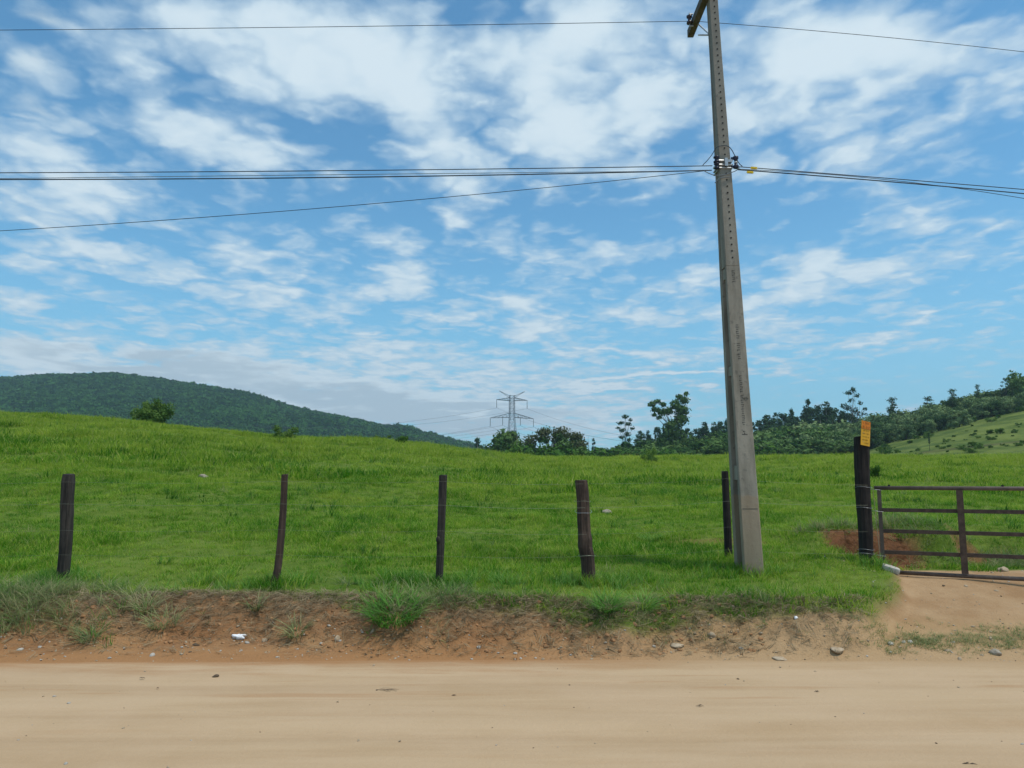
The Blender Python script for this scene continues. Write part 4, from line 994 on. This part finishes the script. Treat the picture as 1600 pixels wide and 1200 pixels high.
def pole():
    Y = 9.9; xb = P(1170, 885, Y).x; zb = zt(xb, Y)
    def cx(z): return xb + (z - .6) * (P(1112.5, 0, Y).x - xb) / 7.67
    def wx(z): return np.interp(z, [.3, .6, 4.45, 5.8, 7.4, 8.9], [.252, .246, .187, .153, .125, .112])
    def wy(z): return np.interp(z, [.3, .6, 4.45, 5.8, 7.4, 8.9], [.45, .44, .31, .235, .17, .145])
    base = Vector((xb, Y, zb)); root = empty('utility_pole', base)
    def loc(x, y, z): return Vector((x, y, z)) - base
    top = 8.62
    # double-T section: front and back flanges, a thin web, solid webs between the side recesses
    m = MB()
    def prism(z0, z1, fx0, fx1, fy0, fy1, n=1):
        for k in range(n):
            a = z0 + (z1 - z0) * k / n; b = z0 + (z1 - z0) * (k + 1) / n; V = []
            for z in (a, b):
                X, hx, hy = cx(z), wx(z) / 2, wy(z) / 2
                for (sx, sy) in ((fx0, fy0), (fx1, fy0), (fx1, fy1), (fx0, fy1)): V.append(loc(X + hx * sx, Y + hy * sy, z))
            m.add(V, [(0, 1, 5, 4), (1, 2, 6, 5), (2, 3, 7, 6), (3, 0, 4, 7)] + ([(0, 3, 2, 1)] if k == 0 else []) + ([(4, 5, 6, 7)] if k == n - 1 else []))
    def cham(z0, z1, y0, y1, n, c=.10):
        """flange with chamfered front corners"""
        for k in range(n):
            a = z0 + (z1 - z0) * k / n; b = z0 + (z1 - z0) * (k + 1) / n; V = []
            for z in (a, b):
                X, hx, hy = cx(z), wx(z) / 2, wy(z) / 2
                s = 1 if y1 > y0 else -1
                for (sx, sy) in ((-1 + c, y0), (1 - c, y0), (1, y0 + s * c * .7), (.99, y1), (-.99, y1), (-1, y0 + s * c * .7)): V.append(loc(X + hx * sx, Y + hy * sy, z))
            N = 6; m.add(V, [(i, (i + 1) % N, N + (i + 1) % N, N + i) for i in range(N)] + ([tuple(range(N - 1, -1, -1))] if k == 0 else []) + ([tuple(range(N, 2 * N))] if k == n - 1 else []))
    zr = 4.45
    cham(-.1, zr, -1, -.66, 4); cham(-.1, zr, 1, .36, 4)
    prism(-.1, zr, -.22, .22, -.655, .355, 4)
    for (a, b) in ((3.02, 3.14), (1.68, 1.86), (4.30, 4.447), (.2, .45)): prism(a, b, -.80, .80, -.652, .352)
    # solid upper shaft, sides shallowly grooved
    cham(zr + .003, top, -1, -.5, 24); cham(zr + .003, top, 1, .5, 24); prism(zr + .006, top - .01, -.90, .90, -.5, .5, 24)
    m.build('shaft', M_conc, root)
    # bolt holes, as raised dark discs with the holes' shade in their colour
    m = MB(); z = 4.56
    while z < top - .06:
        X, hy = cx(z), wy(z) / 2; r = .0115; q = loc(X + .004, Y - hy - .003, z)
        m.tube([(q.x, q.y - .0015, q.z), (q.x, q.y + .006, q.z)], r, 8); z += .089
    m.build('bolt_hole_shade_discs', M_black, root)
    # stamped marks running down the face
    m = MB(); rr = random.Random(12)
    def marks(v0, v1, off, wd=.042, ht=.021):
        z0 = P(1150, v1, Y).z; z1 = P(1150, v0, Y).z; z = z1
        while z > z0:
            hy = wy(z) / 2; X = cx(z) + off; q = loc(X, Y - hy - .0012, z)
            if rr.random() > .12:
                m.box((q.x, q.y, q.z), (wd * rr.uniform(.6, 1), .0016, ht * .3))
                if rr.random() > .4: m.box((q.x + wd * rr.choice((-.35, .35)), q.y, q.z - ht * .22), (wd * .22, .0016, ht * .7))
            z -= ht * 1.35
    marks(428, 447, .0); marks(505, 532, .0); marks(540, 568, .0); marks(590, 676, -.002, .036)
    z = P(1150, 680, Y).z; q = loc(cx(z), Y - wy(z) / 2 - .0012, z); m.box(q, (.07, .0016, .008)); m.box(q + Vector((0, 0, .012)), (.01, .0016, .022))
    z = P(1150, 625, Y).z; c = loc(cx(z) + .045, Y - wy(z) / 2 - .0015, z)
    m.tube([c + Vector((.02 * math.cos(a), 0, .02 * math.sin(a))) for a in np.linspace(0, 6.283, 17)], .002, 4, False); m.box(c, (.07, .0016, .004))
    m.build('stamped_marking', M_inkstamp, root)
    # seam band near the foot
    z = .985 + .45; z = P(1170, 794, Y).z; m = MB(); m.box(loc(cx(z), Y - wy(z) / 2 - .001, z), (wx(z) * .8, .0025, .006)); m.build('seam', M_inkstamp, root)
    # crossarm running away from the road
    ax, az = 2.672, 8.31; m = MB(); y0, y1 = Y - .95, 10.80; V = []
    for yy, s in ((y0, .8), (y0 + .12, 1), (y1 - .02, 1), (y1, .9)):
        for sx, sz in ((-1, -1), (1, -1), (1, 1), (-1, 1)): V.append(loc(ax + .045 * sx * s, yy, az + .055 * sz * s))
    m.add(V, [(i * 4 + k, i * 4 + (k + 1) % 4, i * 4 + 4 + (k + 1) % 4, i * 4 + 4 + k) for i in range(3) for k in range(4)] + [(3, 2, 1, 0), (12, 13, 14, 15)])
    m.build('crossarm', M_arm, root)
    m = MB(); m.tube([loc(ax - .075, Y + .02, az), loc(ax + .18, Y + .02, az)], .010, 8); m.build('crossarm_bolt', M_steel, root)
    m = MB(); m.tube([loc(ax + .03, 10.42, az - .07), loc(ax + .075, 10.0, 7.82)], .011, 6); m.build('brace', M_steel, root)
    m = MB(); m.tube([loc(ax - .09, 9.98, 7.80), loc(ax + .08, 9.98, 7.80)], .010, 6); m.build('brace_bolt', M_steel, root)
    def insulator(c, h, r, mt, name='insulator', mid=None):
        q = loc(*c); m = MB(); n = 14
        zs = [(-.5, .55), (-.46, 1), (-.28, 1), (-.18, .6), (-.05, .55), (.05, .55), (.18, .6), (.28, 1), (.46, 1), (.5, .55)]
        m.tube([(q.x, q.y, q.z + a * h) for a, b in zs], [b * r for a, b in zs], n); o = m.build(name, mt, root, True)
        if mid:
            m = MB(); m.tube([(q.x, q.y, q.z - .05 * h), (q.x, q.y, q.z + .05 * h)], r * .66, n); m.build('insulator_groove', mid, o, True)
    insulator((2.585, 10.46, 8.33), .13, .042, M_insul, mid=None)
    m = MB(); m.tube([loc(2.585, 10.46, 8.22), loc(2.585, 10.46, 8.44)], .008, 6); m.tube([loc(2.585, 10.46, 8.235), loc(2.64, 10.46, 8.235)], .01, 6); m.tube([loc(2.585, 10.46, 8.42), loc(2.64, 10.46, 8.42)], .01, 6)
    m.build('insulator_bracket', M_steel, root)
    zc = P(1130, 262, Y).z; X = cx(zc); hx, hy = wx(zc) / 2, wy(zc) / 2
    # clamp bands
    for dz, r in ((.045, .014), (-.012, .012), (-.055, .010)):
        m = MB(); e = .012
        pp = [(X - hx - e, Y - hy - e), (X + hx + e, Y - hy - e), (X + hx + e, Y + hy + e), (X - hx - e, Y + hy + e), (X - hx - e, Y - hy - e)]
        m.tube([loc(a, b, zc + dz) for a, b in pp], r, 6); m.build('clamp_band', M_steel, root)
    m = MB(); m.box(loc(X + .005, Y - hy - .025, zc + .018), (.04, .03, .11)); m.box(loc(X + hx * .65, Y - hy - .022, zc + .035), (.07, .02, .035)); m.build('clamp_plate', M_steel, root)
    insulator((X - hx - .045, Y - hy - .02, zc + .055), .085, .040, M_insblk); insulator((X - hx - .045, Y - hy - .02, zc - .035), .08, .036, M_insblk)
    insulator((X + hx + .062, Y - hy - .01, zc + .02), .17, .036, M_insblk, mid=M_white)
    for dz_ in (.075, -.04):
        m = MB(); m.box(loc(X + hx + .03, Y - hy - .01, zc + dz_), (.06, .02, .03)); m.build('insulator_bracket', M_insblk, root)
    for i, pts in enumerate(([(1098, 258), (1106, 250), (1113, 241), (1119, 230), (1127, 227.5), (1137, 227.5), (1143, 233), (1149, 245), (1155, 256), (1160, 260)],
                [(1100, 267), (1108, 271), (1116, 274), (1130, 274), (1141, 270), (1150, 267), (1156, 262)], [(1117, 286), (1122, 280), (1128, 277), (1140, 276.5)])):
        q = [P(u, v, Y - hy - .03) for u, v in pts]; sm = []
        for a, b in zip(q[:-1], q[1:]):
            sm += [a.lerp(b, .25), a.lerp(b, .75)]
        m = MB(); m.tube([p - base for p in [q[0]] + sm + [q[-1]]], .0055, 6); m.build('jumper_wire', (M_cable, M_cablel, M_cablel)[i], root, True)
    tag(root, 'tall weathered concrete utility pole leaning slightly left, bolt holes up its face', 'utility pole')
    # aerial lines
    def span(pix, r, lab, mt, far=2, ext=26.0):
        """through three sighted points, continued as the same sagging curve beyond the frame"""
        q = [P(*p) for p in pix]; xs = np.array([p.x for p in q]); cy = np.polyfit(xs, [p.y for p in q], min(2, len(q) - 1)); cz = np.polyfit(xs, [p.z for p in q], min(2, len(q) - 1))
        x0 = xs[0]; x1 = xs[-1] + (ext if xs[-1] > xs[0] else -ext); X_ = np.linspace(x0, x1, 60)
        m = MB(); m.tube([(x, np.polyval(cy, x), np.polyval(cz, x)) for x in X_], r, 6)
        return tag(m.build('power_line', mt), lab, 'power line', 'overhead lines on the concrete pole')
    yh = Y - hy - .02
    span([(1082, 33, 10.46), (540, 41.5, 10.46), (0, 47, 10.46)], .0042, 'highest single overhead wire running left from the crossarm insulator', M_cable)
    span([(1084, 33, 10.46), (1350, 55, 10.9), (1600, 81, 11.3)], .0042, 'highest single overhead wire running right from the crossarm insulator', M_cable)
    span([(1113, 259, yh), (540, 266.5, yh), (0, 270, yh)], .0058, 'upper of the paired dark cables left of the pole clamp', M_cable)
    span([(1112, 266, yh), (540, 277, yh), (0, 280.5, yh)], .0075, 'lower thicker cable of the pair left of the pole clamp', M_cable)
    span([(1100, 267, yh), (560, 272.5, yh + .05), (0, 279, yh + .1)], .004, 'thin pale cable tangled with the thicker left cable', M_cablel)
    span([(1112, 265, yh), (900, 290, yh), (540, 321, yh), (0, 361, yh)], .0042, 'thin slack cable drooping lowest toward the left', M_cable)
    span([(1147, 260, yh), (1380, 278, yh + .35), (1600, 296, yh + .7)], .0058, 'topmost dark cable running right from the pole clamp', M_cable)
    span([(1152, 265, yh), (1380, 283, yh + .35), (1600, 302.5, yh + .7)], .0075, 'thick dark cable in the middle of the right bundle', M_cable)
    span([(1150, 264, yh), (1300, 273, yh + .2), (1450, 288, yh + .45), (1600, 310, yh + .7)], .004, 'thin cable sagging lowest in the right bundle', M_cable)
    for u, v, lab in ((1178, 262.5, 'yellow tag on the topmost right cable, farther from the pole'), (1172, 269.2, 'yellow tag on the thick right cable, nearer the pole')):
        q = P(u, v, yh); m = MB(); m.box((0, 0, 0), (.078, .014, .030)); m.box((.0, 0, 0), (.092, .010, .014)); m.tube([(-.025, -.009, 0), (.025, -.009, 0)], .005, 6)
        o = m.build('cable_tag', M_yellow); o.location = q; o.rotation_euler = (0, R(4), 0); tag(o, lab, 'cable tag', 'yellow tags on the right cables')

def pylon():
    Y = 400.0; c = P(800, 611, Y); gz = zt(c.x, Y); root = empty('transmission_tower', (c.x, Y, gz), R(14))
    def zz(v): return P(800, v, Y).z - gz
    top = zz(618); up = zz(626); lo = zz(652); waist = lo - 1.5
    def bar(m, a, b, r=.055): m.tube([a, b], r, 4)
    m = MB()
    def hw(z): return 1.25 if z > lo - 1 else 1.25 + (lo - z) * .085
    zs = [0, 6, 11.5, 16.5, 21, 25, lo - 1, lo + 2, lo + 4.5, lo + 7, up, top]; zs = [z for z in zs if z <= top]
    zs = sorted(set(zs))
    for a, b in zip(zs[:-1], zs[1:]):
        ha, hb = hw(a), hw(b); ca = [(-ha, -ha), (ha, -ha), (ha, ha), (-ha, ha)]; cb = [(-hb, -hb), (hb, -hb), (hb, hb), (-hb, hb)]
        for i in range(4):
            j = (i + 1) % 4; bar(m, (*ca[i], a), (*cb[i], b), .10); bar(m, (*ca[i], a), (*cb[j], b)); bar(m, (*ca[j], a), (*cb[i], b)); bar(m, (*cb[i], b), (*cb[j], b))
    m.build('mast', M_lattice, root)
    def arm(z, L, rise, h=1.6):
        m = MB()
        for s in (-1, 1):
            tip = Vector((s * L, 0, z + rise))
            for yy in (-1.1, 1.1):
                bar(m, (s * 1.2, yy, z), tip, .10); bar(m, (s * 1.2, yy, z + h), tip, .10)
            for t in (.2, .4, .6, .8):
                a = Vector((s * 1.2, -1.1, z)).lerp(tip, t); b = Vector((s * 1.2, -1.1, z + h)).lerp(tip, t); bar(m, a, b, .09)
                a2 = Vector((s * 1.2, -1.1, z + h)).lerp(tip, max(t - .2, 0)); bar(m, a2, a, .08)
        m.build('cross_arm', M_lattice, root)
    arm(lo, 11.8, -.6, 2.2); arm(up, 8.4, .3, 1.6)
    m = MB()
    for s in (-1, 1):
        tip = Vector((s * 6.9, 0, top + 2.3)); bar(m, (s * 1.0, 0, top - .4), tip, .11); bar(m, (0, 0, top - 2), tip, .09)
    m.build('earth_wire_horn', M_lattice, root)
    tips = []
    for x, z in ((-11.6, lo - .8), (-5, lo - .2), (4.5, lo - .2), (11.6, lo - .8), (-8.2, up + .1), (8.2, up + .1)):
        m = MB(); m.tube([(x, 0, z), (x, 0, z - 4)], .14, 5); m.build('insulator_string', M_lattice, root); tips.append((x, z - 4.1))
    tag(root, 'tall steel lattice pylon with two wide crossarms on the horizon', 'pylon')
    rot = Matrix.Rotation(R(14), 3, 'Z'); O = Vector((c.x, Y, gz))
    m_ = M_lattice
    labs = ['outer left lower', 'inner left lower', 'inner right lower', 'outer right lower', 'upper left', 'upper right']
    for i, (x, z) in enumerate(tips):
        p = O + rot @ Vector((x, 0, z))
        for side, dirv, L, dz in (('left', Vector((-.80, .25, 0)), 300, 8), ('right', Vector((.42, -.9, 0)), 215, -28)):
            if side == 'right' and i in (1, 2): pass
            e = p + dirv * L + Vector((0, 0, dz)); e.z = p.z + dz
            pts = [p.lerp(e, t) + Vector((0, 0, -4 * (12 if side == 'left' else 7) * t * (1 - t))) for t in np.linspace(0, 1, 24)]
            m = MB(); m.tube(pts, .04, 4)
            tag(m.build('conductor', m_), 'thin conductor from the %s insulator, running %s' % (labs[i], 'toward the mountain' if side == 'left' else 'behind the wood'), 'conductor', 'conductors of the pylon')

# ------------------------------------------------------------------ small things
def stones():
    def stone(u, v, w, h, mt, lab, name='stone', seed=0, sq=.8, cat='stone', yy=3.0):
        p = hit(u, v, yy); s = w / F * p.y / 2; V, Q = ico(1, 3, seed, (1, sq, h / w * 1.2), .45)
        V = V * s; o = npmesh(name, V, Q, mt, smooth=True); o.location = p + Vector((0, 0, s * h / w * .35)); o.rotation_euler = (0, 0, seed); tag(o, lab, cat); return o
    stone(318, 747, 15, 7, M_rock, 'grey flat stone lying high in the left pasture', seed=1)
    stone(948, 802, 20, 7, M_rock, 'grey flat stone in the grass right of the brown post', seed=2)
    stone(1568, 893, 15, 9, M_rocko, 'rounded tan stone beside the track behind the gate', seed=3)
    stone(1308, 1017, 24, 7, M_rocko, 'flat tan stone on the verge, left of the worn grass patch', seed=4)
    stone(1217, 1030, 24, 4, M_rocko, 'flat tan stone at the road edge below the concrete pole', seed=5)
    stone(1555, 1022, 18, 9, M_rock, 'grey-brown stone at the road edge far right', seed=6)
    stone(1391, 1007, 10, 5, M_rockw, 'small pale stone in the worn grass before the gate', seed=7)
    stone(1422, 1004, 8, 4, M_rockw, 'smaller pale stone just right of the one in the worn grass', seed=8)
    stone(1112, 995, 12, 9, M_rocko, 'knobbly pale stone at the foot of the bank below the pole', seed=9)
    stone(413, 1003, 8, 7, M_rocko, 'round tan pebble right of the white plastic scrap', seed=10)
    stone(527, 1001, 9, 8, M_rocko, 'round tan pebble under the big coarse tuft', seed=11)
    stone(1057, 1010, 22, 5, M_rocko, 'long flat pale stone at the road edge before the pole', seed=12)
    stone(1244, 967, 6, 4, M_paper, 'tiny white stone on the bare verge right of the pole', seed=13)
    # broken concrete block leaning on the gate's bottom rail
    p = P(1393, 902, 10.18); p.z = max(p.z, zt(p.x, 10.18) + .04); m = MB(); mm = Matrix.Rotation(R(-22), 3, 'Z') @ Matrix.Rotation(R(14), 3, 'Y')
    V, Q = ico(1, 3, 21, (1, 1, 1), .05); V = np.sign(V) * np.abs(V) ** .30; V *= np.array([.105, .062, .044]); V += .010 * fbm(V[:, :1] * 9, V[:, 1:2] * 9 + V[:, 2:] * 7, 3, 2)
    o = npmesh('concrete_block', V, Q, M_rockw); o.location = p; o.rotation_euler = (R(6), R(15), R(-15)); tag(o, 'broken white concrete block leaning on the bottom rail of the gate', 'block')
    # white scrap
    p = hit(373, 997); V, Q = ico(1, 3, 31, (.062, .035, .028), .9); o = npmesh('plastic_scrap', V, Q, M_paper); o.location = p + Vector((0, 0, .014)); tag(o, 'crumpled white plastic scrap on the orange verge', 'litter')
    # twigs and dry leaves on the road
    for u, v, w, lab in ((605, 1079, 34, 'dry twiggy sprig lying on the road left of the others'), (222, 1061, 9, 'curled dark leaf on the left of the road'), (706, 1088, 10, 'small dark leaf near the middle of the road'), (1091, 1104, 12, 'brown leaf on the road below the pole'), (246, 1077, 4, 'tiny dark clod right of the curled leaf on the road'), (1512, 1196, 26, 'dark leaf scrap at the bottom right of the road'), (1275, 1082, 7, 'small dark leaf under the concrete pole near the road centre')):
        p = hit(u, v); s = w / F * p.y; m = MB(); rr = random.Random(u)
        for k in range(6 if w > 20 else 3):
            a = rr.uniform(-.5, .5); x0 = rr.uniform(-.5, .2) * s; m.tube([(x0, 0, .004), (x0 + .3 * s * math.cos(a), .3 * s * math.sin(a), .012), (x0 + .6 * s * math.cos(a), .6 * s * math.sin(a) * 1.3, .004)], [.0015, .005 if w < 20 else .003, .0012], 5, squash=.4)
        o = m.build('dry_sprig' if w > 20 else 'dry_leaf', M_twig); o.location = p; tag(o, lab, 'dry leaf')
    # big coarse tufts on the bank
    T = [(618, 962, 130, 'largest bright coarse grass tuft, spilling down the bank below the straight slim post', 'M'), (230, 950, 60, 'drooping grass tuft on the bank right of the leftmost post', 'D'),
         (950, 950, 60, 'fresh green tuft on the bank below the thick brown post', 'M'), (1005, 950, 48, 'yellowish green tuft right of the one below the brown post', 'M'), (55, 940, 60, 'dusty grass tuft sprawling over the lip at the left edge', 'D'),
         (400, 950, 34, 'small weed tuft below the thin bent post', 'D'), (140, 1000, 40, 'withered tuft low on the bank at the left', 'D'), (462, 992, 42, 'small dark weed mat at the foot of the bank', 'D'), (255, 975, 70, 'matted grass tuft halfway down the left bank', 'D'),
         (575, 740, 60, 'darker lush grass patch high on the pasture left of centre', 'G'), (790, 745, 50, 'taller lush tuft in the pasture right of the slim post', 'G'), (1017, 846, 46, 'dark tuft in the pasture left of the pole', 'G')]
    for i, (u, v, w, lab, k) in enumerate(T):
        p = hit(u, v); s = w / F * p.y / 2
        n = int(70 + w * 2.6) if k != 'D' else int(30 + w)
        V, Q = blades(n, s * .55, .10 if k != 'G' else .08, .30 if k == 'M' and w > 100 else .22, .013 if k != 'G' else .01, 1.1, 800 + i, seg=4, flat=.5)
        o = npmesh('grass_tuft', V, Q, M_tuft if k != 'D' else M_dry); o.location = p - Vector((0, 0, .02)); o.rotation_euler = (R(18) if k != 'G' else 0, 0, 0); tag(o, lab, 'grass tuft')

EXTRA = True
fence(); gate(); pole(); pylon(); stones()
protos(); forest(); shrubs(); mountain_forest()
grass(); weeds(); gravel()

# ------------------------------------------------------------------ air
m = bpy.data.materials.new('haze_air'); m.use_nodes = True; g = NT(m.node_tree); g.n.clear()
pv = g.new('ShaderNodeVolumePrincipled'); pv.inputs['Color'].default_value = (.62, .80, .93, 1); pv.inputs['Density'].default_value = .00022; pv.inputs['Anisotropy'].default_value = .2
ou = g.new('ShaderNodeOutputMaterial'); g.l.new(pv.outputs[0], ou.inputs['Volume'])
hb = MB(); hb.box((0, 1250, 130), (7200, 2900, 320)); ho = hb.build('haze', m); tag(ho, 'thin blue haze over the far land', 'haze', kind='stuff')

for k, p in PROT.items():
    for o in [p]:
        if '_h' in o: pass
for o in list(COL.objects):
    if '_h' in o: del o['_h']
# prototypes never planted are dropped
for k, p in PROT.items():
    if k not in USED:
        for ch in list(p.children): bpy.data.objects.remove(ch)
        bpy.data.objects.remove(p)
